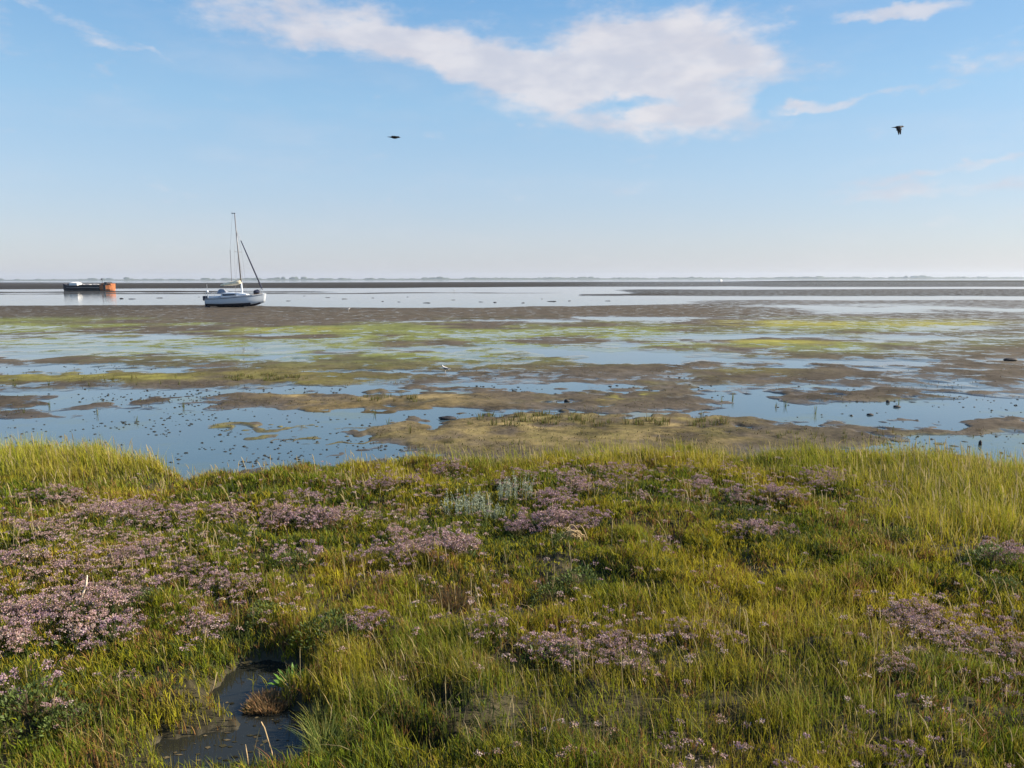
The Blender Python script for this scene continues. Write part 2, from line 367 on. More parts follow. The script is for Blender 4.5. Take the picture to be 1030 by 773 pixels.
class MB:
    """collects shapes of one part"""
    def __init__(s): s.v = []; s.f = []; s.n = 0
    def add(s, V, Fc):
        s.v += [tuple(p) for p in V]; s.f += [tuple(i + s.n for i in f) for f in Fc]; s.n = len(s.v); return s
    def box(s, a, b):
        (x0, y0, z0), (x1, y1, z1) = a, b
        return s.add([(x0, y0, z0), (x1, y0, z0), (x1, y1, z0), (x0, y1, z0), (x0, y0, z1), (x1, y0, z1), (x1, y1, z1), (x0, y1, z1)],
                     [(0, 3, 2, 1), (4, 5, 6, 7), (0, 1, 5, 4), (1, 2, 6, 5), (2, 3, 7, 6), (3, 0, 4, 7)])
    def tube(s, P, rad, n=8):
        P = [np.array(p, float) for p in P]
        rad = rad if isinstance(rad, (list, tuple)) else [rad] * len(P)
        V = []; Fc = []
        for i, p in enumerate(P):
            t = P[min(i + 1, len(P) - 1)] - P[max(i - 1, 0)]; t /= np.linalg.norm(t) + 1e-9
            a = np.cross(t, (0, 0, 1) if abs(t[2]) < .9 else (1, 0, 0)); a /= np.linalg.norm(a); b = np.cross(t, a)
            for k in range(n):
                q = 2 * math.pi * k / n
                V.append(p + rad[i] * (a * math.cos(q) + b * math.sin(q)))
        for i in range(len(P) - 1):
            for k in range(n):
                k2 = (k + 1) % n
                Fc.append((i * n + k, i * n + k2, (i + 1) * n + k2, (i + 1) * n + k))
        Fc.append(tuple(range(n))[::-1]); Fc.append(tuple((len(P) - 1) * n + k for k in range(n)))
        return s.add(V, Fc)
    def loft(s, rings, closed=True, cap=True):
        n = len(rings[0]); V = [p for r in rings for p in r]; Fc = []
        for i in range(len(rings) - 1):
            for k in range(n if closed else n - 1):
                k2 = (k + 1) % n
                Fc.append((i * n + k, i * n + k2, (i + 1) * n + k2, (i + 1) * n + k))
        if cap:
            Fc.append(tuple(range(n))[::-1]); Fc.append(tuple((len(rings) - 1) * n + k for k in range(n)))
        return s.add(V, Fc)
    def blob(s, c, r, seed=0, amp=.15, nu=14, nv=9):
        V = []; Fc = []
        rr = np.random.default_rng(seed); ph = rr.uniform(0, 6.28, 6)
        for j in range(nv + 1):
            th = math.pi * j / nv
            for i in range(nu):
                q = 2 * math.pi * i / nu
                k = 1 + amp * (math.sin(2 * q + ph[0]) * math.sin(2 * th + ph[1]) + .6 * math.sin(3 * q + ph[2] + 2 * th) + .4 * math.sin(5 * q + ph[3]) * math.sin(4 * th + ph[4]))
                V.append((c[0] + r[0] * k * math.sin(th) * math.cos(q), c[1] + r[1] * k * math.sin(th) * math.sin(q), c[2] + r[2] * k * math.cos(th)))
        for j in range(nv):
            for i in range(nu):
                i2 = (i + 1) % nu
                Fc.append((j * nu + i, (j + 1) * nu + i, (j + 1) * nu + i2, j * nu + i2))
        return s.add(V, Fc)
    def build(s, name, m, parent=None, smooth=False, bevel=0.0):
        me = bpy.data.meshes.new(name); me.from_pydata(s.v, [], s.f); me.update()
        if smooth: me.polygons.foreach_set('use_smooth', [True] * len(me.polygons))
        o = link(name, me, m, parent)
        if bevel:
            b = o.modifiers.new('bevel', 'BEVEL'); b.width = bevel; b.segments = 2
        return o

# ------------------------------------------------------------------ the setting: ground, water, far shore
def build_ground():
    dd = np.concatenate([np.arange(0.4, 2.4, .25), np.arange(2.4, 13.5, .05)])
    v = F * HC / 13.5
    rows = []
    dl = v
    while dl > 0.62:
        rows.append(F * HC / dl); dl -= 0.42 if dl > 4 else 0.22
    dd = np.concatenate([dd, rows, [4600, 5200]])
    an = np.concatenate([np.arange(-180, -46, 6.0), np.arange(-46, -37, .5), np.arange(-37, 37, .1), np.arange(37, 46, .5), np.arange(46, 180, 6.0)])
    D, A = np.meshgrid(dd, np.radians(an), indexing='ij')
    X = (D * np.sin(A)).ravel(); Y = (D * np.cos(A)).ravel()
    t = terrain(X, Y)
    nr, nc = D.shape
    i, j = np.meshgrid(np.arange(nr - 1), np.arange(nc), indexing='ij')
    j2 = (j + 1) % nc
    Q = np.stack([i * nc + j, i * nc + j2, (i + 1) * nc + j2, (i + 1) * nc + j], -1).reshape(-1, 4)[:, ::-1]
    V = np.stack([X, Y, t['z']], 1)
    # close the small hole under the camera
    V = np.vstack([V, [[0, 0, .3]]]); n0 = len(V) - 1
    alb = np.vstack([t['alb'], [[.06, .05, .03]]]); wet = np.append(t['wet'], .1)
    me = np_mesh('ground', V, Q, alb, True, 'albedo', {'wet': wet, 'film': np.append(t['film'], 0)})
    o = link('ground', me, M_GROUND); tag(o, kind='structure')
    return o
build_ground()

def sheet(name, x0, x1, y0, y1, z, m):
    me = bpy.data.meshes.new(name); me.from_pydata([(x0, y0, z), (x1, y0, z), (x1, y1, z), (x0, y1, z)], [], [(0, 1, 2, 3)]); me.update()
    o = link(name, me, m); tag(o, kind='structure'); return o
sheet('water', -5200, 5200, 4, 5200, 0.0, M_WATER)
sheet('creek_water', -4.2, 1.2, 2.0, 6.2, 0.215, M_CREEK)

def far_shore():
    n = 400
    xs = np.linspace(-4600, 4600, n)
    hs = 6.5 + 1.8 * fbm(xs, xs * 0, 300, 3, 4)
    V = []; Fc = []
    for x, h in zip(xs, hs): V += [(x, 4380, -.5), (x, 4400, h), (x, 4440, h), (x, 4460, -.5)]
    for i in range(n - 1):
        for k in range(3): Fc.append((4 * i + k, 4 * i + k + 1, 4 * i + k + 5, 4 * i + k + 4))
    MB().add(V, Fc).build('far_land', plain('far_land', (.06, .07, .035), .9, scale=.01)).__setitem__('kind', 'structure')
    b = MB()
    rr = np.random.default_rng(5)
    x = -4000.0; k = 0
    dens = lambda q: 0.5 + 0.9 * vn(np.array([q / 330.0]), np.array([1.5]), 3)[0] + (.35 if q > -500 else 0)
    while x < 4000:
        k_ = .55 + .75 * abs(vn(np.array([x / 210.0]), np.array([4.5]), 8)[0])
        if rr.random() < dens(x):
            h = k_ * rr.uniform(8, 14) * (1.3 if rr.random() < .1 else 1); w = rr.uniform(12, 34)
            b.blob((x, 4410 + rr.uniform(-8, 25), h * .5 + 1.5), (w, 9, h * .62), k, .22, 10, 6)
        x += rr.uniform(8, 26); k += 1
    o = b.build('far_tree_line', plain('far_trees', (.045, .06, .025), .9, scale=.05), smooth=True)
    tag(o, 'thin broken line of bluish trees along the far shore on the horizon', 'trees', kind='stuff')
far_shore()

# ------------------------------------------------------------------ sailing boat
def sailboat():
    px, py = ground_at(np.array(207.3), np.array(308.0), 0.03)
    dist = float(py)
    dist -= 3.2
    root = empty('sailboat', (float(px) * .97 + .68, dist, .0), (0, R(-1.2), R(-11)), 1.03)
    tag(root, 'white sailing boat with bare mast and dark bottom stranded on the mud', 'sailboat')
    white = plain('boat_gelcoat', (.56, .61, .66), .35, var=.05)
    navy = plain('boat_antifouling', (.012, .016, .04), .6)
    alu = plain('boat_spar', (.17, .17, .18), .5, .3)
    cream = plain('boat_sail_cover', (.82, .72, .52), .85, scale=6, bump=.3)
    dark = plain('boat_dark_cloth', (.02, .025, .05), .8)
    grey = plain('boat_hood_cloth', (.22, .24, .28), .8)
    glass = plain('boat_window', (.02, .03, .05), .1)
    chrome = plain('boat_rail', (.55, .55, .56), .3, .8)
    wood = plain('boat_teak', (.30, .2, .11), .7)
    L = 6.45
    def stn(x):
        t = x / L
        beam = 1.22 * (1 - max(0, (t - .38) / .62) ** 2.3) * (.80 + .20 * min(1, t / .38))
        sheer = .92 + .20 * t + .22 * t * t
        keel = .02 + .46 * max(0, (t - .72) / .28) ** 2 + .10 * max(0, (.25 - t) / .25)
        return max(beam, .02), sheer, keel
    def section(x, lo, hi, inset=0.0):
        b, sh, ke = stn(x)
        P = []
        prof = [(0, 0), (.42, .05), (.74, .16), (.90, .33), (.96, .55), (1.0, 1.0)]
        for (q, h) in prof: P.append((x, q * b, ke + h * (sh - ke)))
        return P
    xs = [0, .25, .6, 1.2, 2, 2.9, 3.8, 4.5, 5.1, 5.6, 6.0, 6.25, L]
    rings = []
    for x in xs:
        rake = lambda z: 0
        p = section(x, 0, 1)
        p = [(q[0] + (.20 * (q[2] - .5) * max(0, (x / L - .8) / .2)), q[1], q[2]) for q in p]
        full = [(a, -b, c) for (a, b, c) in p[::-1]] + p[1:]
        rings.append(full)
    h = MB().loft(rings, closed=False, cap=True).build('hull', white, root, smooth=False)
    h.data.materials.append(navy)
    h.data.polygons.foreach_set('use_smooth', [True] * len(h.data.polygons))
    for pl in h.data.polygons:
        if pl.center.z < .34: pl.material_index = 1
    # boot stripe and rubbing strake
    for nm, fr, m, w in (('rubbing_strake', .90, dark, .022), ('toe_rail', 1.02, wood, .02)):
        for s in (-1, 1):
            b = MB(); P = []
            for x in np.linspace(.05, 6.2, 14):
                bb, sh, ke = stn(x)
                P.append((x + .14 * max(0, (x / L - .8) / .2), s * (bb * (.99 if fr < 1 else .97) + .01), ke + fr * (sh - ke)))
            b.tube(P, w, 6).build(nm, m, root)
    # deck
    dk = []
    for x in xs:
        b_, sh, ke = stn(x); dk.append([(x, -b_ * .985, sh - .01), (x, -b_ * .4, sh + .05), (x, b_ * .4, sh + .05), (x, b_ * .985, sh - .01)])
    MB().loft(dk, closed=False, cap=False).build('deck', white, root, smooth=True)
    # coach roof
    def cab(x, w, z0, z1): return [(x, -w, z0), (x + .02, -w * .86, z1), (x + .02, -w * .4, z1 + .07), (x + .02, w * .4, z1 + .07), (x + .02, w * .86, z1), (x, w, z0)]
    c = MB().loft([cab(1.75, .78, .95, 1.46), cab(2.6, .80, 1.0, 1.48), cab(3.6, .70, 1.05, 1.42), cab(4.5, .42, 1.15, 1.26)], closed=True).build('cabin', white, root, bevel=.02)
    for s in (-1, 1):
        b = MB()
        V = [(1.95, s * .795, 1.18), (3.55, s * .735, 1.22), (3.35, s * .68, 1.38), (1.95, s * .735, 1.40)]
        V += [(a, bb - s * .03, cc) for (a, bb, cc) in V]
        b.add(V, [(0, 1, 2, 3), (7, 6, 5, 4), (0, 4, 5, 1), (1, 5, 6, 2), (2, 6, 7, 3), (3, 7, 4, 0)]).build('window', glass, c)
    # spray hood
    sh = [[(x, w * math.cos(q), 1.40 + hh * math.sin(q)) for q in np.linspace(0, math.pi, 9)] for (x, w, hh) in ((1.35, .70, .52), (1.7, .72, .5), (2.15, .66, .12))]
    MB().loft(sh, closed=False, cap=False).build('spray_hood', grey, root, smooth=True)
    for s in (-1, 1): MB().box((.35, s * .685 - .065, .95), (1.4, s * .685 + .065, 1.2)).build('cockpit_coaming', white, root, bevel=.03)
    # spars
    mb, mt = np.array((3.85, 0, 1.4)), np.array((3.60, 0, 9.75))
    ms = MB().tube([mb, (mb + mt) / 2, mt], [.075, .07, .05], 10).build('mast', alu, root, smooth=True)
    MB().tube([mb + (0, 0, -.1), mb + (mt - mb) * .13], .095, 10).build('mast_foot', white, ms)
    MB().box((3.25, -.03, 9.75), (3.70, .03, 9.82)).tube([(3.32, 0, 9.8), (3.32, 0, 9.95)], .02).build('masthead_crane', alu, ms)
    sp = mb + (mt - mb) * .52
    MB().tube([sp + (0, -.75, .05), sp, sp + (0, .75, .05)], .025).build('spreader', alu, ms)
    bm = MB().tube([(3.78, 0, 2.35), (1.35, 0, 2.18)], .06).build('boom', alu, root)
    MB().tube([(3.80, 0, 3.0), (3.72, 0, 2.62), (3.4, 0, 2.54), (2.6, 0, 2.47), (1.9, 0, 2.38), (1.4, 0, 2.29)], [.09, .24, .26, .22, .17, .08], 10).build('sail_cover', cream, bm, smooth=True)
    tack = np.array((6.22, 0, 1.75)); hd = mb + (mt - mb) * .80
    g0 = tack + (hd - tack) * .04; g1 = tack + (hd - tack) * .82
    MB().tube([tack, g0, (g0 + g1) / 2, g1], [.03, .085, .075, .05], 8).build('furled_headsail', dark, root, smooth=True)
    MB().tube([g1, hd], .014, 5).build('forestay', alu, root)
    MB().tube([(3.34, 0, 9.75), (2.80, 0, 6.0)], .009, 5).tube([(2.80, 0, 6.0), (2.72, 0, 2.6)], .03, 5).build('topping_lift', alu, root)
    for s in (-1, 1):
        MB().tube([(3.75, s * 1.12, 1.1), sp + (0, s * .75, .05), mb + (mt - mb) * .80], .009, 5).tube([(3.6, s * 1.12, 1.1), mb + (mt - mb) * .51], .009, 5).build('shroud', alu, root)
    # rails
    b = MB()
    b.tube([(5.5, -.62, 1.2), (5.55, -.62, 1.72), (6.25, -.12, 1.85), (6.25, .12, 1.85), (5.55, .62, 1.72), (5.5, .62, 1.2)], .018, 6)
    for s in (-1, 1): b.tube([(6.1, s * .25, 1.3), (6.12, s * .25, 1.8)], .016, 6)
    b.build('pulpit', chrome, root)
    for s in (-1, 1):
        MB().tube([(.9, s * 1.0, .95), (.9, s * 1.0, 1.55), (.1, s * .85, 1.52), (.05, s * .3, 1.5)], .018, 6).tube([(.1, s * .85, .95), (.1, s * .85, 1.52)], .018, 6).build('pushpit', chrome, root)
        b = MB()
        for z in (1.42, 1.68): b.tube([(.9, s * 1.0, z - .12), (2.2, s * 1.16, z - .1), (3.8, s * 1.1, z - .05), (5.55, s * .62, z)], .007, 5)
        for x, w in ((2.2, 1.16), (3.8, 1.1)): b.tube([(x, s * w, 1.0), (x, s * w, 1.62)], .014, 6)
        b.build('guard_rail', chrome, root)
    MB().blob((5.6, -.15, 1.5), (.40, .3, .22), 3, .2).build('stowed_sail', dark, root, smooth=True)
    st = MB().tube([(.22, -.7, 1.0), (.22, -.7, 2.45)], .025, 6).build('stern_pole', chrome, root)
    MB().blob((.22, -.7, 1.68), (.12, .12, .15), 2, .05).build('lifebuoy_light', white, st, smooth=True)
    MB().box((-.55, -.06, -.02), (-.02, .06, .62)).box((-.30, -.05, .6), (-.02, .05, 1.0)).box((-.25, -.04, .9), (.8, .04, 1.0)).build('rudder', navy, root, bevel=.02)
    ob = MB().box((-.46, -.62, .72), (-.04, -.32, 1.22)).box((-.32, -.53, .1), (-.16, -.41, .75)).build('outboard_motor', dark, root, bevel=.05)
    MB().box((.9, -.18, -.06), (3.9, .18, .16)).build('keel', navy, root, bevel=.05)
sailboat()

def barge():
    px, py = ground_at(np.array(65.0), np.array(292.4), 0.05)
    root = empty('cargo_barge', (float(px), float(py), .0), (0, 0, R(-4))); root.scale = (1, 1, .88)
    tag(root, 'long dark low barge with rusty orange stern lying aground near the horizon', 'barge')
    navy = plain('barge_hull', (.010, .010, .016), .75, spec=.15, scale=.8, var=.35)
    orange = plain('barge_rust_orange', (.30, .10, .032), .75, scale=1.2, var=.35)
    white = plain('barge_white', (.68, .68, .66), .6)
    dark = plain('barge_dark', (.02, .018, .02), .6)
    tarp = plain('barge_tarpaulin', (.30, .29, .30), .8, scale=2)
    L = 15.2
    def ring(x):
        t = x / L
        w = 1.9 * (1 - max(0, (.14 - t) / .14) ** 2) ** .5 if t < .14 else 1.9 * (1 - .5 * max(0, (t - .9) / .1) ** 2)
        w = max(w, .12)
        top = 1.55 + .75 * max(0, (.2 - t) / .2) ** 1.3 + .35 * max(0, (t - .75) / .25) ** 2
        return [(x, -w, top), (x, -w * .97, .5), (x, -w * .8, .02), (x, w * .8, .02), (x, w * .97, .5), (x, w, top)]
    xs = [0, .3, .8, 1.5, 2.4, 4, 7, 10, 11.8]
    MB().loft([ring(x) for x in xs], closed=True).build('hull', navy, root)
    sx = [11.8, 12.6, 13.6, 14.5, 15.0, 15.2]
    def rs(x, k):
        return [(a, b * k, c) for (a, b, c) in ring(x)]
    MB().loft([rs(x, k) for x, k in zip(sx, (1.0, 1.0, .98, .86, .62, .35))], closed=True).build('stern', orange, root, bevel=.05)
    w = MB().box((11.9, -1.3, 1.5), (12.9, 1.3, 2.45)).box((13.9, -1.2, 1.6), (14.8, 1.2, 2.3)).build('deckhouse', orange, root, bevel=.05)
    MB().box((12.9, -1.36, .2), (13.7, 1.36, 2.75)).box((12.95, -1.98, .25), (13.6, 1.98, 1.9)).build('funnel', dark, root, bevel=.05)
    MB().box((2.3, -1.2, 1.7), (4.7, 1.2, 2.5)).add([(2.4, -1.2, 2.5), (4.5, -1.2, 2.5), (4.5, 1.2, 2.5), (2.4, 1.2, 2.5), (2.9, 0, 2.8), (4.2, 0, 2.8)], [(0, 1, 5, 4), (1, 2, 5), (2, 3, 4, 5), (3, 0, 4)]).build('hatch_cover', white, root, bevel=.04)
    MB().box((5.2, -1.3, 1.45), (11.4, 1.3, 1.9)).build('hold_coaming', dark, root, bevel=.04)
    b = MB()
    for k, x in enumerate((6.2, 7.1, 8.0, 9.2, 10.2)): b.blob((x, -.3 + .2 * (k % 2), 1.95), (.55, .7, .22), k, .2)
    b.build('cargo_cover', tarp, root, smooth=True)
    MB().tube([(0.2, -.2, 1.9), (.2, -.2, 2.5)], .05).tube([(1.4, -1.2, 1.7), (1.4, -1.2, 2.5)], .05).tube([(.2, -.2, 2.5), (1.4, -1.2, 2.5)], .03).build('bow_rail', tarp, root)
    mst = MB().tube([(11.6, 0, 1.6), (11.6, 0, 4.0)], .04).build('signal_mast', dark, root)
    MB().box((11.3, -.02, 3.55), (11.62, .02, 3.95)).build('flag', plain('barge_flag', (.09, .03, .05), .8), mst)
    MB().tube([(.5, -1.0, 1.25), (2.0, -1.9, 1.1), (5, -1.96, 1.02), (11.7, -1.96, 1.05)], .05).build('rubbing_strake', tarp, root)
barge()

def motorboat():
    p = ground_at(np.array(725.), np.array(283.0), 0.0)
    root = empty('motorboat', (float(p[0]), float(p[1]), -.1), (0, 0, R(30)))
    tag(root, 'tiny white motor boat on the horizon right of the centre', 'motorboat')
    w = plain('motorboat_white', (.8, .8, .8), .4)
    def ring(x, b, s): return [(x, -b, s), (x, -b * .7, .1), (x, 0, 0), (x, b * .7, .1), (x, b, s)]
    MB().loft([ring(-2.6, 1.1, 1.1), ring(0, 1.2, 1.15), ring(1.6, .9, 1.3), ring(2.8, .05, 1.5)]).build('hull', w, root, smooth=False)
    MB().box((-1.4, -.8, 1.0), (.9, .8, 2.3)).build('cabin', w, root, bevel=.15)
motorboat()

# ------------------------------------------------------------------ birds
M_CROW = plain('crow_feathers', (.012, .012, .016), .5, spec=.3)
def body_loft(b, P, n=10):
    rings = []
    for (x, z, ry, rz) in P:
        rings.append([(x, ry * math.cos(2 * math.pi * k / n), z + rz * math.sin(2 * math.pi * k / n)) for k in range(n)])
    return b.loft(rings)
def wing(b, pts, th=.012):
    """pts: list of (leading xyz, trailing xyz) from root to tip"""
    top = []; 
    rings = []
    for (a, c) in pts:
        a = np.array(a, float); c = np.array(c, float)
        m = (a + c) / 2
        n_ = np.array((0, .6 * th * (1 if a[1] >= 0 else -1), th)); rings.append([a, m + n_, c, m - n_])
    return b.loft(rings)
def crow(u, v, dist, heading, pose, label):
    b = MB()
    body_loft(b, [(-.27, .0, .02, .006), (-.22, .0, .045, .010), (-.13, 0, .035, .022), (-.05, 0, .055, .05), (.04, 0, .06, .055), (.11, .01, .045, .045), (.15, .02, .034, .036), (.19, .02, .03, .031), (.215, .015, .014, .014), (.26, .008, .004, .004)])
    for s in (-1, 1):
        if pose == 'down':
            P = [((.11, s * .03, .03), (-.09, s * .03, .02)), ((.13, s * .05, -.03), (-.08, s * .05, -.05)), ((.14, s * .06, -.12), (-.05, s * .06, -.13)), ((.13, s * .06, -.21), (.0, s * .06, -.22)), ((.10, s * .06, -.28), (.04, s * .06, -.28))]
        else:
            P = [((.10, s * .03, .03), (-.07, s * .03, .02)), ((.12, s * .18, .05), (-.09, s * .17, .03)), ((.07, s * .32, .05), (-.10, s * .31, .03)), ((-.02, s * .44, .04), (-.11, s * .41, .03)), ((-.08, s * .47, .03), (-.10, s * .46, .03))]
        wing(b, P)
    o = b.build('crow', M_CROW, smooth=True)
    r = o.modifiers.new('remesh', 'REMESH'); r.mode = 'VOXEL'; r.voxel_size = .008; r.use_smooth_shade = True
    o.location = at_depth(u, v, dist); o.rotation_euler = heading
    tag(o, label, 'bird', 'crows flying over the mudflat')
crow(396.5, 138.4, 30, (R(9), R(3), R(8)), 'flat', 'black crow gliding with level wings, high above the sailing boat\'s right')
crow(903.5, 128.2, 30, (R(3), R(-3), R(4)), 'down', 'black crow with wings beaten down, flying under the clouds at right')

M_GULLW = plain('gull_white', (.55, .54, .53), .7)
M_GULLG = plain('gull_grey', (.22, .24, .27), .7)
def gull(u, v, scale, rz, label):
    x, y = ground_at(np.array(float(u)), np.array(float(v)), .0)
    root_z = max(0.0, float(terrain(np.array([float(x)]), np.array([float(y)]))['z'][0]))
    b = MB()
    body_loft(b, [(-.17, .17, .012, .008), (-.11, .185, .035, .03), (-.03, .20, .055, .06), (.05, .22, .055, .06), (.09, .26, .035, .045), (.115, .305, .03, .034), (.14, .315, .028, .03), (.165, .312, .012, .012), (.20, .305, .004, .004)])
    for s in (-1, 1): b.tube([(.0, s * .025, .16), (.005, s * .025, .08), (.0, s * .025, .0), (.04, s * .025, .0)], .006, 6)
    o = b.build('gull', M_GULLW, smooth=True)
    w = MB()
    for s in (-1, 1):
        wing(w, [((.06, s * .045, .25), (.05, s * .055, .18)), ((-.03, s * .05, .26), (-.03, s * .058, .18)), ((-.14, s * .035, .215), (-.14, s * .035, .19)), ((-.23, s * .01, .18), (-.23, s * .012, .175))], .012)
    w.build('folded_wings', M_GULLG, o, smooth=True)
    o.location = (float(x), float(y), root_z); o.rotation_euler = (0, 0, rz); o.scale = (scale,) * 3
    tag(o, label, 'bird', 'gulls standing on the flat')
gull(448, 377, .8, R(165), 'grey and white gull standing in a shallow strip of water, mid flat')
gull(350.5, 314, 1.0, R(20), 'tiny white gull on the brown mudbank right of the sailing boat')
gull(457, 293.5, 1.6, R(10), 'tiny pale gull on the bright channel far beyond the mudbank')

# ------------------------------------------------------------------ small things on the flat
M_WEED = plain('dark_weed', (.022, .02, .014), .55, scale=40, bump=.6)
weed_meshes = []
for k in range(7):
    b = MB(); rr = np.random.default_rng(100 + k)
    for q in range(4):
        b.blob((rr.uniform(-.03, .03), rr.uniform(-.03, .03), .008), (rr.uniform(.02, .04), rr.uniform(.02, .04), rr.uniform(.015, .032)), 10 * k + q, .25, 9, 6)
    for q in range(5):
        a = rr.uniform(0, 6.28); b.tube([(0, 0, .01), (.04 * math.cos(a), .04 * math.sin(a), .03), (.08 * math.cos(a), .08 * math.sin(a), .004)], [.008, .006, .002], 5)
    o = b.build('weed_clump', M_WEED, smooth=True); weed_meshes.append(o.data); bpy.data.objects.remove(o)

def scatter(n, box, test, seed):
    rr = np.random.default_rng(seed); out = []
    while len(out) < n:
        u = rr.uniform(box[0], box[1], 400); v = rr.uniform(box[2], box[3], 400)
        x, y = ground_at(u, v, 0.0)
        t = terrain(x, y)
        ok = test(t, x, y) & (t['m'] < .03)
        for i in np.nonzero(ok)[0]:
            out.append((x[i], y[i], max(0.0, t['z'][i]), u[i], v[i]))
            if len(out) >= n: break
    return out
def weeds(n, box, s0, s1, label, group, seed):
    rr = np.random.default_rng(seed)
    for (x, y, z, u, v) in scatter(n, box, lambda t, a, b: (t['F'] < .3) & (vn(a / 1.6, b / 1.6, seed) > -.35), seed):
        o = bpy.data.objects.new('weed_clump', weed_meshes[rr.integers(7)]); COL.objects.link(o)
        s = .48 * rr.uniform(s0, s1) * rr.choice([.6, .8, 1.0, 1.25])
        o.location = (x, y, z); o.rotation_euler = (0, 0, rr.uniform(0, 6.28)); o.scale = (s * rr.uniform(.9, 1.5), s, s * rr.uniform(.7, 1.2))
        tag(o, label, 'seaweed', group)
weeds(120, (0, 430, 411, 468), .55, .8, 'small dark weed clump poking out of the blue pool behind the left grass', 'weed clumps in the near left pool', 31)
weeds(80, (60, 345, 386, 404), .7, 1.0, 'small dark weed clump in the second shallow strip of water at left', 'weed clumps in the second strip at left', 32)
weeds(45, (470, 720, 376, 398), .8, 1.2, 'small dark weed clump on the wet flat in the middle', 'weed clumps on the middle flat', 33)
weeds(45, (800, 1030, 386, 462), .6, 1.0, 'small dark weed clump in the shallows at right', 'weed clumps in the right shallows', 34)

M_LUMP = plain('dark_lump', (.02, .018, .018), .7, scale=8, bump=.5)
def lump(u, v, wpx, hpx, label, cat='stone', name='stone', seed=0):
    x, y = ground_at(np.array(float(u)), np.array(float(v)), .02)
    s = float(y) / F
    z = max(0.0, float(terrain(np.array([float(x)]), np.array([float(y)]))['z'][0]))
    b = MB()
    W = wpx * s / 2; H = hpx * s
    b.blob((0, 0, H * .35), (W, W * .55, H * .65), seed, .12, 18, 10).blob((W * .5, W * .2, H * .25), (W * .6, W * .4, H * .5), seed + 1, .15)
    o = b.build(name, M_LUMP, smooth=True); o.location = (float(x), float(y), z)
    tag(o, label, cat)
lump(1016, 363.5, 13, 3.2, 'long black boulder lying on the mudbank at the right edge', seed=1)
lump(902, 409, 8, 2, 'flat black stone in the shallows, farther of the two below the right mudbanks', seed=2)
lump(875, 417, 7, 1.8, 'flat black stone in the shallows, nearer of the two below the right mudbanks', seed=3)
lump(893, 404.5, 4, 2.6, 'small upright dark stone just beyond the flat black stones at right', seed=4)
lump(986, 447, 4, 5, 'knobbly upright dark stump in the pool beside the right grass', 'stump', 'stump', 5)
lump(450, 421, 17, 3.2, 'black heap of stranded seaweed at the tip of the sandy spit', 'seaweed', 'seaweed_heap', 6)
lump(570, 404, 6, 3, 'small dark heap of wrack beside the yellow-green streak', 'seaweed', 'seaweed_heap', 7)
lump(122, 300.6, 3.5, .8, 'dark low mud lump in the bright channel below the barge', 'mud lump', 'mud_lump', 8)
k = 0
MUDL = MB().blob((0, 0, .03), (.5, .3, .12), 4, .2).blob((.4, .1, .02), (.35, .22, .09), 9, .2).build('mud_lump', M_LUMP, smooth=True)
for (u, v, s) in [(161, 300, 1.2), (200, 299, .8), (330, 299.5, .9), (346, 301, 1), (385, 303.5, 1), (401, 304, .9), (375, 300, .9), (430, 305, 1.1), (456, 302, .8), (483, 304, .9), (498, 304.5, 1.3), (526, 305, 1.1), (556, 303.5, 1.3), (573, 303, 1), (545, 301, .8), (410, 299, .9), (290, 303, .9), (306, 298, .8), (132, 301, 1.2), (612, 303, .9)]:
    x, y = ground_at(np.array(float(u)), np.array(float(v)), 0)
    o = MUDL if k == 0 else MUDL.copy()
    if k: COL.objects.link(o)
    k += 1
    o.location = (float(x), float(y), -.02); o.scale = (s * .8, s * .6, s * .5); o.rotation_euler = (0, 0, u)
    tag(o, 'small dark mud lump standing out of the bright channel', 'mud lump', 'mud lumps in the bright channel')

# ------------------------------------------------------------------ blades
def blade_arrays(pos, h, w, az, lean, tint, tip=None, curve=1.6, face=None, ts=(0, .45, .78), rr=rng):
    n = len(pos)
    face = rr.uniform(0, 2 * math.pi, n) if face is None else face
    wd = np.stack([np.cos(face), np.sin(face), np.zeros(n)], 1)
    ld = np.stack([np.cos(az), np.sin(az), np.zeros(n)], 1)
    wprof = (1.0, .85, .55)
    V = np.zeros((n, 7, 3)); Cc = np.zeros((n, 7, 3))
    tip = tint if tip is None else tip
    for i, t in enumerate(list(ts) + [1.0]):
        c = pos + ld * (h * lean * t ** curve)[:, None]
        c[:, 2] += h * (t - .25 * np.minimum(lean, 1.3) * t * t)
        col = tint * (1 - t) + tip * t
        if i < 3:
            V[:, 2 * i] = c - wd * (w * wprof[i] / 2)[:, None]; V[:, 2 * i + 1] = c + wd * (w * wprof[i] / 2)[:, None]
            Cc[:, 2 * i] = col; Cc[:, 2 * i + 1] = col
        else:
            V[:, 6] = c; Cc[:, 6] = col
    T = np.array([(0, 1, 3), (0, 3, 2), (2, 3, 5), (2, 5, 4), (4, 5, 6)])
    T = (np.arange(n) * 7)[:, None, None] + T[None]
    return V.reshape(-1, 3), T.reshape(-1, 3), Cc.reshape(-1, 3)

def join(parts):
    V = []; T = []; K = []; n = 0
    for (v, t, c) in parts:
        V.append(v); T.append(t + n); K.append(c); n += len(v)
    return np.vstack(V), np.vstack(T), np.vstack(K)

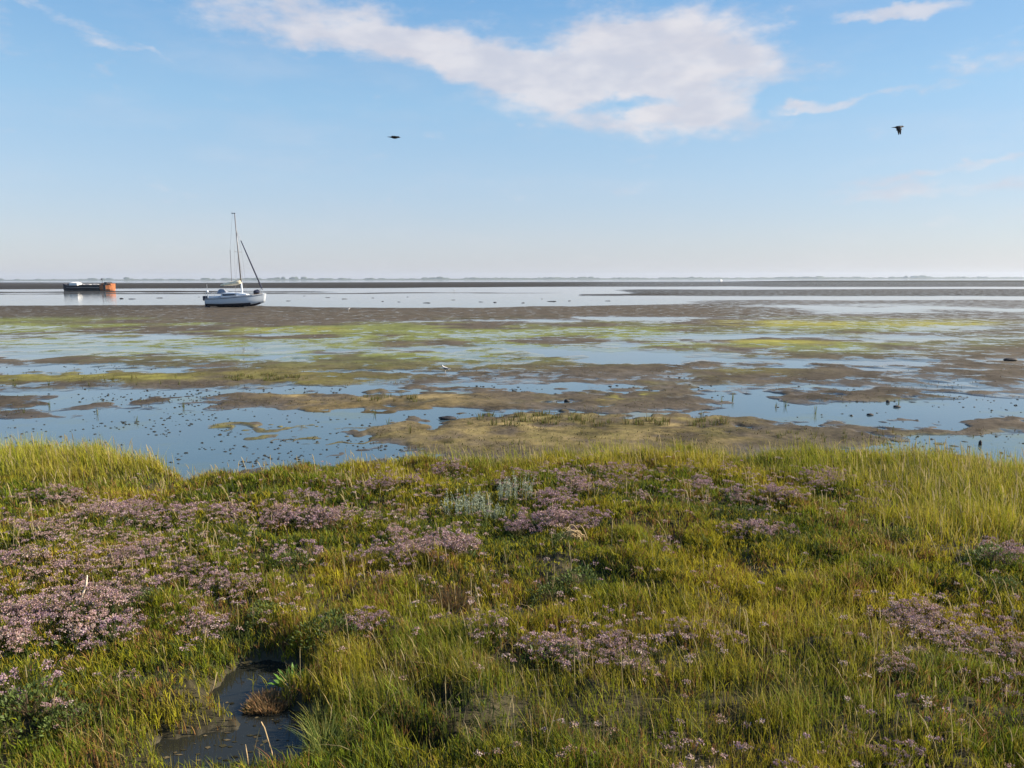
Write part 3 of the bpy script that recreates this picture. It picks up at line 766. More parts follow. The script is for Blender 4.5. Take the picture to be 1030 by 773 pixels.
def leaf_arrays(pos, dirv, length, width, tint, fold=.25, rr=rng):
    """flat pointed oval leaves: 4 verts wide rhomb with mid rib bend (6 verts)"""
    n = len(pos)
    dirv = dirv / (np.linalg.norm(dirv, axis=1)[:, None] + 1e-9)
    ref = rr.normal(size=(n, 3)); ref[:, 2] = np.abs(ref[:, 2]) * .2
    side = np.cross(dirv, np.tile([0, 0, 1.0], (n, 1)) + ref * .5); side /= np.linalg.norm(side, axis=1)[:, None] + 1e-9
    nor = np.cross(side, dirv)
    V = np.zeros((n, 6, 3))
    V[:, 0] = pos
    m1 = pos + dirv * (length * .35)[:, None] + nor * (length * .06)[:, None]
    m2 = pos + dirv * (length * .72)[:, None] + nor * (length * .02)[:, None]
    V[:, 1] = m1 - side * (width * .45)[:, None]; V[:, 2] = m1 + side * (width * .45)[:, None]
    V[:, 3] = m2 - side * (width * .40)[:, None]; V[:, 4] = m2 + side * (width * .40)[:, None]
    V[:, 5] = pos + dirv * length[:, None] - nor * (length * fold * .3)[:, None]
    T = np.array([(0, 2, 1), (1, 2, 4), (1, 4, 3), (3, 4, 5)])
    T = (np.arange(n) * 6)[:, None, None] + T[None]
    return V.reshape(-1, 3), T.reshape(-1, 3), np.repeat(tint, 6, 0)

PAL = dict(Y=(.35, .305, .020), G=(.135, .185, .014), O=(.20, .165, .020), S=(.46, .36, .15), Rd=(.21, .105, .045), D=(.055, .08, .022))
PAL = {k: np.array(v) for k, v in PAL.items()}

SHADE_GAPS = [(455, 592, 42, 16), (640, 668, 90, 12), (575, 585, 40, 14), (330, 640, 26, 16), (740, 520, 60, 10), (1000, 565, 40, 16), (270, 565, 30, 8), (150, 690, 40, 10), (30, 720, 50, 20), (240, 640, 40, 8), (600, 740, 40, 10), (920, 680, 30, 10), (480, 725, 40, 14), (770, 700, 60, 10)]  # shaded gaps in the turf: blades sparser, shorter and painted darker
def veg_field(x, y):
    t = terrain(x, y); u, v = t['u'], t['v']
    tall = esum([(40, 458, 150, 26, 1.0), (975, 505, 100, 46, 1.0), (640, 462, 260, 13, .35), (860, 480, 120, 16, .4)], u, v, 2)
    low = esum([(640, 715, 400, 60, .55), (180, 740, 120, 30, .4), (700, 640, 200, 30, .3), (420, 690, 80, 50, .3)], u, v, 2)
    return t, tall, low

def scatter_marsh(n, dmin, dmax, seed, half=43):
    rr = np.random.default_rng(seed)
    d = np.sqrt(rr.uniform(dmin ** 2, dmax ** 2, n)); a = rr.uniform(-R(half), R(half), n)
    return d * np.sin(a), d * np.cos(a), d, rr

def build_turf():
    parts = []
    ZONES = ((2.5, 4.2, 4200, 70), (4.2, 6.0, 3800, 60), (6.0, 8.5, 2900, 54), (8.5, 14.5, 2100, 48))
    for zi, (d0, d1, dens, half) in enumerate(ZONES):
        area = R(half) * (d1 ** 2 - d0 ** 2)
        n = int(area * dens)
        x, y, d, rr = scatter_marsh(n, d0, d1, 200 + zi, half)
        t, tall, low = veg_field(x, y)
        cl = fbm(x, y, .35, 21, 3); cl2 = fbm(x, y, 1.3, 22, 3); hue = fbm(x, y, .8, 23, 4); hue2 = fbm(x, y, .25, 24, 3)
        shade_gap = esum(SHADE_GAPS and [(a, b, c, e, 1) for (a, b, c, e) in SHADE_GAPS], t['u'], t['v'])
        keep = (t['m'] > .22) & (rr.random(n) < sst(.15, .75, t['m'] + .35 * cl)) & (t['z'] > .212) & (rr.random(n) < (1 - .75 * sst(.35, .9, t['cm'])) * np.clip(.86 + .5 * cl - .3 * shade_gap, .3, 1))
        sel = np.nonzero(keep)[0]
        x, y, d = x[sel], y[sel], d[sel]; z = t['z'][sel]; cl = cl[sel]; cl2 = cl2[sel]; hue = hue[sel]; hue2 = hue2[sel]; tall = tall[sel]; low = low[sel]; shade_gap = shade_gap[sel]
        n = len(sel)
        r1 = rr.random(n)
        # kind: succulent sprig (0) or grass (1)
        pg = np.clip(.20 + .55 * low + .9 * tall + .35 * cl2, .04, .97)
        grass = rr.random(n) < pg
        h = np.where(grass, rr.uniform(.08, .19, n) * (1 + .4 * cl + .55 * low + .9 * tall), rr.uniform(.045, .13, n) * (1 + .6 * cl))
        h = np.maximum(h * (1 - .25 * np.clip(shade_gap, 0, 1)), .03)
        w = np.where(grass, rr.uniform(.0028, .0052, n), rr.uniform(.005, .009, n)) * np.clip(d / 5.5, .85, 1.6)
        lean = np.where(grass, np.abs(rr.normal(.25, .25, n)), np.abs(rr.normal(.15, .25, n)))
        az = rr.uniform(0, 6.283, n) * .55 + 2.2 + hue2 * .8
        # colours
        c = np.zeros((n, 3))
        wy = np.clip(.41 + .85 * hue + .5 * tall, 0, 1)[:, None]
        base = PAL['G'] * (1 - wy) + PAL['Y'] * wy
        c[:] = base * (.6 + .7 * r1[:, None])
        ol = (rr.random(n) < .35)[:, None]; c = np.where(ol, PAL['O'] * (.7 + .6 * r1[:, None]), c)
        rd = (rr.random(n) < np.clip(.10 + .45 * hue2 + .2 * cl2 - .3 * tall, .02, .5)) & ~grass; c[rd] = PAL['Rd'] * (.7 + .6 * r1[rd, None])
        st = (rr.random(n) < np.clip(.10 + .12 * hue2 + .08 * tall, .03, .3)) & grass; c[st] = PAL['S'] * (.6 + .6 * r1[st, None])
        dk = (rr.random(n) < np.clip(.2 - .45 * cl2, .05, .6) + .5 * np.clip(shade_gap, 0, 1)); c[dk] = PAL['D'] * (.7 + .7 * r1[dk, None])  # dark tint at random, and more of it as painted shade in the gaps
        tip = c * .85 + np.where(grass[:, None], PAL['S'], PAL['Y']) * .18
        parts.append(blade_arrays(np.stack([x, y, z - .01], 1), h, w, az, lean, c, tip, rr=rr))
        # side branches for the sprigs
        k = np.nonzero(~grass)[0]
        for q in range(2):
            p = np.stack([x[k] + rr.normal(0, .008, len(k)), y[k] + rr.normal(0, .008, len(k)), z[k] + h[k] * rr.uniform(.15, .5, len(k))], 1)
            parts.append(blade_arrays(p, h[k] * rr.uniform(.4, .7, len(k)), w[k] * .8, rr.uniform(0, 6.283, len(k)), rr.uniform(.3, .9, len(k)), c[k] * rr.uniform(.8, 1.2, len(k))[:, None], rr=rr))
    V, T, K = join(parts)
    me = np_mesh('saltmarsh_turf', V, T, np.clip(K, .01, .8))
    o = link('saltmarsh_turf', me, M_GRASS)
    tag(o, 'dense low saltmarsh turf of green, olive and rusty sprigs and grass blades', 'grass', kind='stuff')
    print('turf tris', len(T))
build_turf()

def build_tall():
    parts = []
    # tall bright grass zones
    x, y, d, rr = scatter_marsh(102000, 5.5, 14.5, 301, 49)
    t, tall, low = veg_field(x, y)
    cl = fbm(x, y, .5, 31, 3)
    keep = (t['m'] > .3) & (t['cm'] < .2) & (rr.random(len(x)) < np.clip(tall * 1.2 - .15 + .3 * cl * (tall > .15), 0, 1))
    x, y, d, z, tall, cl = x[keep], y[keep], d[keep], t['z'][keep], tall[keep], cl[keep]
    n = len(x); r1 = rr.random(n)
    h = rr.uniform(.16, .48, n) * (.75 + .3 * tall) * (1 + .2 * cl)
    c = (PAL['G'] * 1.2 * (1 - .55 * r1[:, None]) + PAL['Y'] * .55 * r1[:, None])
    s = rr.random(n) < .16; c[s] = PAL['S'] * rr.uniform(.7, 1.1, s.sum())[:, None]
    parts.append(blade_arrays(np.stack([x, y, z - .01], 1), h, rr.uniform(.0035, .007, n), 2.6 + rr.normal(0, 1.2, n), np.abs(rr.normal(.3, .28, n)), c, c * .6 + PAL['Y'] * .36 + PAL['S'] * .10 * r1[:, None], rr=rr))
    V, T, K = join(parts)
    o = link('tall_grass', np_mesh('tall_grass', V, T, np.clip(K, .01, .8)), M_GRASS)
    tag(o, 'tall bright yellow-green grass along the water edge and at the right', 'grass', kind='stuff')
    print('tall', len(T))
    # straw stalks with seed heads
    parts = []
    x, y, d, rr = scatter_marsh(9000, 2.6, 13.5, 302)
    t, tall, low = veg_field(x, y)
    cl = fbm(x, y, .9, 32, 3)
    keep = (t['m'] > .4) & (t['cm'] < .1) & (rr.random(len(x)) < np.clip(.10 + .25 * cl + .35 * tall + .25 * low, .01, .8))
    x, y, d, z = x[keep], y[keep], d[keep], t['z'][keep]; n = len(x)
    h = rr.uniform(.22, .42, n) * (.8 + .35 * tall[keep]); az = 2.6 + rr.normal(0, 1.0, n); ln = np.abs(rr.normal(.2, .2, n))
    c = np.array((.46, .38, .20)) * rr.uniform(.65, 1.1, n)[:, None]
    P = np.stack([x, y, z], 1)
    parts.append(blade_arrays(P, h, np.full(n, .0032) * np.clip(d / 5, .9, 1.8), az, ln, c, rr=rr))
    # seed head: a short fatter blade near the top
    tt = .72
    Q = P + np.stack([np.cos(az), np.sin(az), 0 * az], 1) * (h * ln * tt ** 1.6)[:, None]; Q[:, 2] += h * (tt - .25 * ln * tt * tt)
    for f in (0, 1):
        parts.append(blade_arrays(Q, h * .30, np.full(n, .008) * np.clip(d / 6, .8, 1.5), az, ln * 1.6, c * 1.05, face=az + f * 1.57, rr=rr))
    xx, yy, d2, r2 = scatter_marsh(5200, 2.6, 13, 303); tt2 = terrain(xx, yy)
    k2 = (tt2['m'] > .5) & (tt2['cm'] < .5) & (r2.random(len(xx)) < np.clip(.35 + .6 * fbm(xx, yy, 1.0, 41, 3), .05, 1)); n2 = int(k2.sum())
    zz = tt2['z'][k2] + r2.uniform(.02, .12, n2)
    parts.append(blade_arrays(np.stack([xx[k2], yy[k2], zz], 1), np.full(n2, .10), np.full(n2, .004), r2.uniform(0, 6.28, n2), r2.uniform(1.0, 2.4, n2), np.array((.30, .24, .14)) * r2.uniform(.4, 1.3, n2)[:, None], rr=r2))
    V, T, K = join(parts)
    o = link('straw_stalks', np_mesh('straw_stalks', V, T, np.clip(K, .01, .8)), M_GRASS)
    tag(o, 'scattered pale straw stalks with seed heads standing above the turf', 'grass', kind='stuff')
build_tall()

# ------------------------------------------------------------------ sea lavender
def lav_variant(seed, fresh, heads, Rr, H):
    rr = np.random.default_rng(seed)
    # flower heads on a low uneven dome
    q = rr.uniform(0, 6.283, heads); rad = Rr * np.sqrt(rr.random(heads))
    hx, hy = rad * np.cos(q), rad * np.sin(q) * .9
    hz = H * (1 - .42 * (rad / Rr) ** 2) + rr.normal(0, .022, heads)
    FV = []; n = 0
    for i in range(heads):
        m = rr.integers(30, 50)
        a = rr.uniform(.022, .045); b = a * rr.uniform(.5, .85); th = rr.uniform(0, 3.14)
        px = rr.normal(0, a * .5, m); py = rr.normal(0, b * .5, m)
        X = hx[i] + px * math.cos(th) - py * math.sin(th); Y = hy[i] + px * math.sin(th) + py * math.cos(th)
        Z = hz[i] - 9.0 * (px ** 2 + py ** 2) + rr.normal(0, .005, m)
        FV.append(np.stack([X, Y, Z], 1))
    Pp = np.vstack(FV); m = len(Pp)
    dv = rr.normal(0, .6, (m, 3)); dv[:, 2] = np.abs(dv[:, 2]) + .35
    pur = np.array((.31, .20, .25)); pink = np.array((.375, .25, .22)); pale = np.array((.48, .40, .36)); brn = np.array((.20, .135, .07))
    k = rr.random(m)
    col = np.where((k < (.62 if fresh else .22))[:, None], pur, np.where((k < .72)[:, None], pink, np.where((k < .86)[:, None], pale, brn))) * rr.uniform(.75, 1.2, m)[:, None]
    fl = leaf_arrays(Pp, dv, rr.uniform(.008, .014, m), rr.uniform(.006, .010, m), np.clip(col, .01, .8), rr=rr)
    # stems
    base = np.stack([hx * .25, hy * .25, np.zeros(heads)], 1)
    parts = []; sparts = []
    dx = hx - base[:, 0]; dy = hy - base[:, 1]
    ln = np.hypot(dx, dy) / hz; hh = hz / (1 - .25 * np.minimum(ln, 1.3))
    sparts.append(blade_arrays(base, hh, np.full(heads, .0045), np.arctan2(dy, dx), np.hypot(dx, dy) / hh, np.tile((.10, .10, .04), (heads, 1)), rr=rr))
    for s in range(2):   # side twigs of each spray
        st = base * .45 + np.stack([hx, hy, hz], 1) * .55
        sparts.append(blade_arrays(st, hz * .42, np.full(heads, .003), rr.uniform(0, 6.28, heads), rr.uniform(.3, .8, heads), np.tile((.13, .11, .05), (heads, 1)), rr=rr))
    nl = 46
    a = rr.uniform(0, 6.283, nl); r_ = Rr * .75 * np.sqrt(rr.random(nl))
    P = np.stack([r_ * np.cos(a), r_ * np.sin(a), np.full(nl, .005)], 1)
    D = np.stack([np.cos(a) * .5, np.sin(a) * .5, rr.uniform(.5, 1.3, nl)], 1)
    lc = np.array((.055, .085, .022)) * rr.uniform(.6, 1.6, nl)[:, None]
    parts.append(leaf_arrays(P, D, rr.uniform(.07, .13, nl), rr.uniform(.018, .032, nl), lc, rr=rr))
    V, T, K = join(parts)
    fs = join([fl] + sparts)
    return (np_mesh('lavender_leaves', V, T, K), np_mesh('lavender_flowers', *fs))
LAV = []
for k in range(10):
    fresh = k % 2
    LAV.append(lav_variant(400 + k, fresh, [13, 22, 17, 27, 9, 24, 15, 15, 22, 18][k], [.14, .21, .19, .25, .12, .23, .18, .17, .22, .2][k], [.2, .22, .19, .24, .18, .22, .2, .21, .2, .23][k]))
for a, b in LAV: a.materials.append(M_LEAF); b.materials.append(M_FLOWER)

def gz(x, y): return float(terrain(np.array([float(x)]), np.array([float(y)]))['z'][0])
def place(u, v, top, base=.37):
    x, y = ground_at(np.array(float(u)), np.array(float(v)), base + top)
    return float(x), float(y), gz(x, y)

def lavender(u, v, scale, fresh, label, group=None, seed=0):
    rr = np.random.default_rng(int(u * 131 + v * 17) % 99991)
    x, y, z = place(u, v, .17 * scale)
    ks = [k for k in range(10) if k % 2 == (1 if fresh else 0)]
    a, b = LAV[ks[rr.integers(len(ks))]]
    root = empty('sea_lavender', (x, y, z - .025), (0, 0, rr.uniform(0, 6.28)), scale)
    tag(root, label, 'flowering plant', group)
    for nm, me in (('leaves', a), ('flower_sprays', b)):
        o = bpy.data.objects.new(nm, me); COL.objects.link(o); o.parent = root

# drifts: (list of clump regions (u, v, ru, rv, n, scale), fresh share, label, group)
DRIFTS = [
    ([(150, 508, 75, 5, 11, .95), (260, 508, 60, 6, 10, 1.0), (345, 509, 35, 6, 9, 1.0), (120, 500, 40, 4, 5, .9)], .5, 'mauve sea lavender clump in the long drift below the left pool', 'sea lavender in the long left drift'),
    ([(310, 492, 22, 3, 4, .9), (360, 480, 40, 4, 6, .85), (405, 476, 20, 4, 4, .8)], .4, 'brownish sea lavender clump by the grass edge below the blue pool', 'sea lavender along the pool edge'),
    ([(45, 492, 50, 4, 7, .9), (85, 525, 40, 8, 5, .85), (30, 520, 40, 6, 5, .9)], .15, 'faded brownish sea lavender clump among the grass at far left', 'faded sea lavender at far left'),
    ([(40, 560, 50, 10, 6, .95), (90, 580, 50, 10, 6, .9), (25, 600, 40, 14, 8, 1.05), (85, 608, 48, 14, 9, 1.05), (20, 630, 30, 8, 5, 1.0), (130, 555, 40, 8, 5, .8)], .3, 'pale sea lavender clump in the big patch at the left edge', 'sea lavender in the big left patch'),
    ([(215, 580, 35, 8, 6, .75), (215, 613, 30, 7, 5, .8), (180, 565, 20, 6, 3, .8)], .2, 'small dusty pink sea lavender clump among short turf left of centre', 'dusty sea lavender left of centre'),
    ([(400, 545, 28, 6, 6, 1.0), (445, 538, 34, 8, 9, 1.1), (425, 552, 30, 5, 5, .9), (400, 530, 20, 3, 3, .9)], .35, 'pale sea lavender clump in the rounded patch below the grey-green wormwood', 'sea lavender in the pale middle patch'),
    ([(555, 512, 22, 5, 6, 1.1), (590, 515, 20, 5, 4, 1.0), (560, 493, 16, 5, 5, 1.0), (520, 519, 16, 3, 3, .85)], .95, 'vivid purple sea lavender clump right of the grey-green wormwood', 'purple sea lavender in the middle'),
    ([(600, 478, 46, 5, 10, .9), (630, 466, 40, 4, 7, .8), (455, 466, 14, 5, 4, .95), (500, 478, 30, 3, 4, .75)], .5, 'mauve sea lavender clump near the marsh edge in the middle', 'sea lavender near the middle edge'),
    ([(715, 478, 28, 6, 7, .85), (770, 490, 34, 5, 9, .95), (830, 471, 22, 4, 6, .95), (860, 485, 40, 5, 4, .8), (740, 466, 50, 4, 4, .75), (675, 495, 40, 4, 3, .7)], .5, 'mauve sea lavender clump in the scattered drift right of centre', 'sea lavender right of centre'),
    ([(770, 525, 26, 4, 6, .9), (725, 530, 30, 4, 3, .7), (880, 505, 30, 6, 3, .7)], .6, 'pale sea lavender clump in the small band before the right grass', 'sea lavender before the right grass'),
    ([(1005, 552, 28, 8, 8, 1.0)], .2, 'dark mauve sea lavender clump at the right edge beside the tall grass', 'sea lavender at the right edge'),
    ([(960, 618, 70, 16, 9, .75), (1005, 640, 36, 12, 5, .75), (920, 608, 30, 6, 4, .8), (912, 664, 20, 4, 3, .7)], .15, 'brownish sea lavender clump in the wide drift at lower right', 'sea lavender at lower right'),
    ([(556, 640, 28, 6, 4, .85), (605, 655, 36, 6, 4, .65), (640, 660, 24, 5, 3, .6), (610, 636, 30, 3, 3, .7)], .5, 'dusty mauve sea lavender clump in the row below centre', 'sea lavender in the row below centre'),
    ([(480, 635, 26, 7, 5, .65), (370, 615, 26, 4, 4, .75), (410, 575, 30, 5, 3, .6), (705, 625, 40, 8, 5, .6)], .4, 'small thin sea lavender clump dotted in the turf around the middle', 'scattered small sea lavender'),
    ([(900, 748, 30, 7, 4, .55), (815, 768, 40, 6, 4, .6), (700, 765, 40, 6, 3, .5), (590, 752, 40, 10, 3, .45), (855, 735, 20, 8, 2, .5)], .4, 'single small sea lavender sprig at the bottom of the picture', 'small sea lavender at the bottom'),
]
for regs, fs, lab, grp in DRIFTS:
    rr = np.random.default_rng(len(grp) * 7 + int(regs[0][0]))
    for (u, v, ru, rv, n, s) in regs:
        for i in range(n):
            q = rr.uniform(0, 6.283); r_ = math.sqrt(rr.random())
            lavender(u + ru * r_ * math.cos(q), v + rv * r_ * math.sin(q), s * rr.uniform(.8, 1.15), rr.random() < fs, lab, grp)
SINGLES = [(300, 551, 1.05, 1, 'lone purple sea lavender clump above a dark bush, left of centre'), (667, 539, .85, 1, 'lone mauve sea lavender clump in green turf right of the dried wreath'),
           (20, 672, 1.1, 1, 'vivid mauve sea lavender clump at the left edge near the bottom'), (55, 697, .9, 0, 'pinkish sea lavender clump hanging over dark leaves near the bottom left'),
           (674, 724, .5, 1, 'small mauve sea lavender sprig in tall turf below centre'), (1022, 675, .8, 1, 'purple sea lavender clump at the lower right edge'),
           (735, 632, .7, 1, 'small dark mauve sea lavender tuft alone right of the lower row'), (308, 660, .55, 0, 'little pale sea lavender sprig beside the leafy plant at the pool'), (128, 667, .5, 0, 'small pale sea lavender sprig alone in the lower left turf')]
for (u, v, s, f, lab) in SINGLES: lavender(u, v, s, f, lab)

def sprigs():
    # single flowering sprigs dotted through the turf, past counting
    rr = np.random.default_rng(450)
    REG = [(100, 540, 130, 40, 300), (60, 600, 80, 40, 160), (220, 510, 190, 16, 200), (420, 520, 90, 26, 90), (620, 475, 130, 18, 150), (770, 490, 120, 28, 160), (220, 590, 80, 40, 70), (960, 630, 90, 36, 190), (610, 645, 90, 26, 90), (740, 740, 300, 40, 50), (480, 590, 320, 70, 130), (120, 560, 160, 60, 200), (430, 490, 160, 26, 120)]
    U = []; Vv = []
    for (u, v, a, b, n) in REG: U.append(rr.normal(u, a * .55, n)); Vv.append(rr.normal(v, b * .55, n))
    u = np.concatenate(U); v = np.concatenate(Vv); x, y = ground_at(u, v, .50); t = terrain(x, y)
    k = (t['m'] > .6) & (t['cm'] < .1) & (y > 2.5) & (y < 13); x, y, z = x[k], y[k], t['z'][k]; n = len(x)
    h = rr.uniform(.10, .19, n)
    st = blade_arrays(np.stack([x, y, z], 1), h, np.full(n, .004), rr.uniform(0, 6.28, n), np.full(n, .05), np.tile((.11, .10, .04), (n, 1)), rr=rr)
    m = 34; a = rr.uniform(.018, .036, n)[:, None]
    px = rr.normal(0, 1, (n, m)) * a * .6; py = rr.normal(0, 1, (n, m)) * a * .45
    P = np.stack([x[:, None] + px, y[:, None] + py, (z + h)[:, None] - 8 * (px ** 2 + py ** 2) + rr.normal(0, .004, (n, m))], -1).reshape(-1, 3)
    D = rr.normal(0, .6, P.shape); D[:, 2] = np.abs(D[:, 2]) + .35
    cs = np.array([(.31, .20, .25), (.37, .25, .215), (.48, .39, .35), (.24, .155, .09)])
    c = cs[np.repeat(rr.integers(4, size=n), m)] * .5 + cs[rr.integers(4, size=n * m)] * .5
    fl = leaf_arrays(P, D, rr.uniform(.008, .014, len(P)), rr.uniform(.006, .010, len(P)), c * rr.uniform(.75, 1.2, len(P))[:, None], rr=rr)
    o = link('sea_lavender_sprigs', np_mesh('sea_lavender_sprigs', *join([st, fl])), M_FLOWER)
    tag(o, 'countless single dusty pink flower sprigs dotted through the turf between the clumps', 'flowers', kind='stuff')
sprigs()

# ------------------------------------------------------------------ other marsh plants
def bush_mesh(seed, Rr, H, n, lc, ll, lw):
    rr = np.random.default_rng(seed)
    q = rr.uniform(0, 6.283, n); ph = np.arccos(rr.uniform(0, 1, n)); k = (.55 + .45 * rr.random(n) ** .5) * (1 + .22 * np.sin(3 * q + seed) * np.sin(ph))
    P = np.stack([Rr * k * np.sin(ph) * np.cos(q), Rr * k * np.sin(ph) * np.sin(q), H * k * np.cos(ph)], 1)
    D = P / np.array([Rr, Rr, H]) + rr.normal(0, .45, (n, 3)); D[:, 2] += .5
    lv = leaf_arrays(P, D, rr.uniform(.7, 1.3, n) * ll, rr.uniform(.7, 1.2, n) * lw, np.array(lc) * rr.uniform(.55, 1.5, n)[:, None], rr=rr)
    m = 40
    a = rr.uniform(0, 6.283, m); le = rr.uniform(.2, 1.0, m)
    tw = blade_arrays(np.zeros((m, 3)), np.full(m, H * .95), np.full(m, .005), a, le * Rr / H * .9, np.tile((.12, .085, .05), (m, 1)), rr=rr)
    return np_mesh('bush_leaves', *lv), np_mesh('bush_twigs', *tw)
BUSH = [bush_mesh(500 + k, .22, .17, 620, (.075, .105, .026), .026, .011) for k in range(4)]
for a, b in BUSH: a.materials.append(M_LEAF); b.materials.append(M_LEAF)
BUSHES = [(333, 632, 1.1, 'rounded dark green sea purslane bush above the creek end'), (270, 612, .95, 'dark sea purslane bush left of the rounded one above the creek'), (583, 578, 1.15, 'dark leafy sea purslane bush in the middle of the marsh'),
          (552, 588, .9, 'small dark sea purslane bush left of the middle leafy one'), (290, 566, .9, 'dark sea purslane bush under the lone purple flowers'), (562, 655, .9, 'dark sea purslane bush under the lower row of flowers'),
          (760, 508, .9, 'dark sea purslane bush behind the small flower band right of centre'), (998, 566, 1.1, 'dark sea purslane bush under the flowers at the right edge'), (28, 705, 1.2, 'large dark sea purslane bush at the lower left edge'),
          (70, 712, .9, 'smaller dark sea purslane bush beside the large one at lower left'), (565, 540, .8, 'green sea purslane bush below the purple middle clump'), (1010, 585, .8, 'low sea purslane bush below the right edge flowers'), (640, 668, .7, 'low dark sea purslane bush at the right end of the lower row'),
          (150, 598, .8, 'dark sea purslane bush right of the big pale left patch'), (910, 535, .8, 'green sea purslane bush at the foot of the tall right grass')]
for i, (u, v, s, lab) in enumerate(BUSHES):
    x, y, z = place(u, v, .08)
    root = empty('sea_purslane', (x, y, z - .01), (0, 0, i * 1.3), s); tag(root, lab, 'bush', 'sea purslane bushes in the marsh')
    for nm, me in zip(('foliage', 'twigs'), BUSH[i % 4]):
        o = bpy.data.objects.new(nm, me); COL.objects.link(o); o.parent = root

def wormwood(u, v, s, n, Rr, label, seed):
    rr = np.random.default_rng(seed)
    x, y, z = place(u, v, .14)
    root = empty('sea_wormwood', (x, y, z), (0, 0, 0), s); tag(root, label, 'herb', 'grey-green wormwood in the marsh')
    q = rr.uniform(0, 6.283, n); r_ = Rr * np.sqrt(rr.random(n)); B = np.stack([r_ * np.cos(q), r_ * np.sin(q) * .6, 0 * q], 1)
    h = rr.uniform(.18, .34, n); az = rr.uniform(0, 6.283, n); ln = np.abs(rr.normal(.12, .1, n)); gc = np.array((.30, .34, .25))
    st = blade_arrays(B, h, np.full(n, .005), az, ln, gc * rr.uniform(.7, 1.1, n)[:, None], rr=rr)
    link('stems', np_mesh('wormwood_stems', *st), M_LEAF, root)
    m = 26; t = rr.uniform(.15, 1, (n, m))
    P = (B[:, None, :] + np.stack([np.cos(az), np.sin(az), 0 * az], 1)[:, None, :] * (h * ln)[:, None, None] * (t ** 1.6)[:, :, None]).copy()
    P[:, :, 2] += h[:, None] * (t - .25 * ln[:, None] * t * t)
    P = P.reshape(-1, 3); D = rr.normal(0, 1, P.shape); D[:, 2] = np.abs(D[:, 2]) + .5
    lf = leaf_arrays(P, D, rr.uniform(.02, .036, len(P)), rr.uniform(.004, .007, len(P)), gc * rr.uniform(.7, 1.25, len(P))[:, None], rr=rr)
    link('leaves', np_mesh('wormwood_leaves', *lf), M_LEAF, root)
wormwood(470, 503, 1.0, 60, .28, 'large grey-green sea wormwood clump between the pale and purple flowers', 601)
wormwood(520, 492, .95, 42, .24, 'grey-green sea wormwood clump just left of the purple flowers', 602)
wormwood(500, 510, .7, 22, .2, 'low grey-green sea wormwood clump in front of the larger ones', 603)

def tuft(name, u, v, top, n, Rr, h0, h1, w, cols, lean, label, cat, group=None, seed=0, base=.37):
    rr = np.random.default_rng(seed)
    x, y, z = place(u, v, top, base)
    z = max(z, .20)
    q = rr.uniform(0, 6.283, n); r_ = Rr * np.sqrt(rr.random(n)); B = np.stack([r_ * np.cos(q), r_ * np.sin(q), 0 * q], 1)
    ci = rr.integers(len(cols), size=n); c = np.array(cols)[ci] * rr.uniform(.7, 1.25, n)[:, None]
    me = np_mesh(name, *blade_arrays(B, rr.uniform(h0, h1, n), rr.uniform(.7, 1.2, n) * w, q + rr.normal(0, .6, n), np.abs(rr.normal(lean, .25, n)), c, rr=rr))
    o = link(name, me, M_GRASS, None, (x, y, z)); tag(o, label, cat, group); return o
tuft('glasswort_tuft', 272, 706, .03, 900, .125, .05, .10, .006, [(.26, .15, .075), (.20, .13, .06), (.30, .21, .10)], .45, 'rusty pink-brown glasswort tuft growing in the creek water', 'plant', seed=701, base=.21)
tuft('glasswort_tuft', 255, 712, .02, 300, .06, .04, .07, .006, [(.24, .15, .075), (.20, .16, .06)], .5, 'small rusty glasswort tuft at the left foot of the bigger one in the creek', 'plant', seed=702, base=.21)
tuft('grass_tussock', 328, 735, .08, 260, .09, .12, .24, .005, [(.14, .18, .05), (.22, .23, .06), (.10, .14, .03)], .6, 'spiky green grass tussock leaning over the right bank of the creek', 'grass tussock', seed=703)
tuft('grass_tussock', 322, 705, .08, 180, .08, .12, .22, .005, [(.14, .17, .04), (.24, .22, .05)], .5, 'yellow-green grass tussock on the bank right of the leafy plant', 'grass tussock', seed=704)
tuft('dried_plant', 455, 590, .10, 260, .16, .10, .22, .005, [(.10, .06, .03), (.20, .12, .05), (.06, .05, .03)], .35, 'dark brown dried plant tuft in the turf left of centre', 'dried plant', seed=705)

def leafy(u, v):
    rr = np.random.default_rng(710)
    x, y, z = place(u, v, .05, .28)
    z = max(z, .22)
    root = empty('sea_aster', (x, y, z)); tag(root, 'bright green broad-leaved sea aster plant beside the creek', 'plant')
    n = 70; a = rr.uniform(0, 6.283, n); r_ = .07 * np.sqrt(rr.random(n))
    P = np.stack([r_ * np.cos(a), r_ * np.sin(a), rr.uniform(0, .05, n)], 1); D = np.stack([np.cos(a) * .7, np.sin(a) * .7, rr.uniform(.4, 1.5, n)], 1)
    link('leaves', np_mesh('aster_leaves', *leaf_arrays(P, D, rr.uniform(.06, .12, n), rr.uniform(.02, .034, n), np.array((.085, .17, .025)) * rr.uniform(.6, 1.5, n)[:, None], rr=rr)), M_LEAF, root)
    m = 9; a = rr.uniform(0, 6.28, m)
    link('stems', np_mesh('aster_stems', *blade_arrays(np.zeros((m, 3)), np.full(m, .12), np.full(m, .007), a, np.full(m, .4), np.tile((.12, .16, .04), (m, 1)), rr=rr)), M_LEAF, root)
leafy(292, 678)
M_STRAW = plain('dry_straw', (.34, .25, .13), .8, scale=30, var=.35)
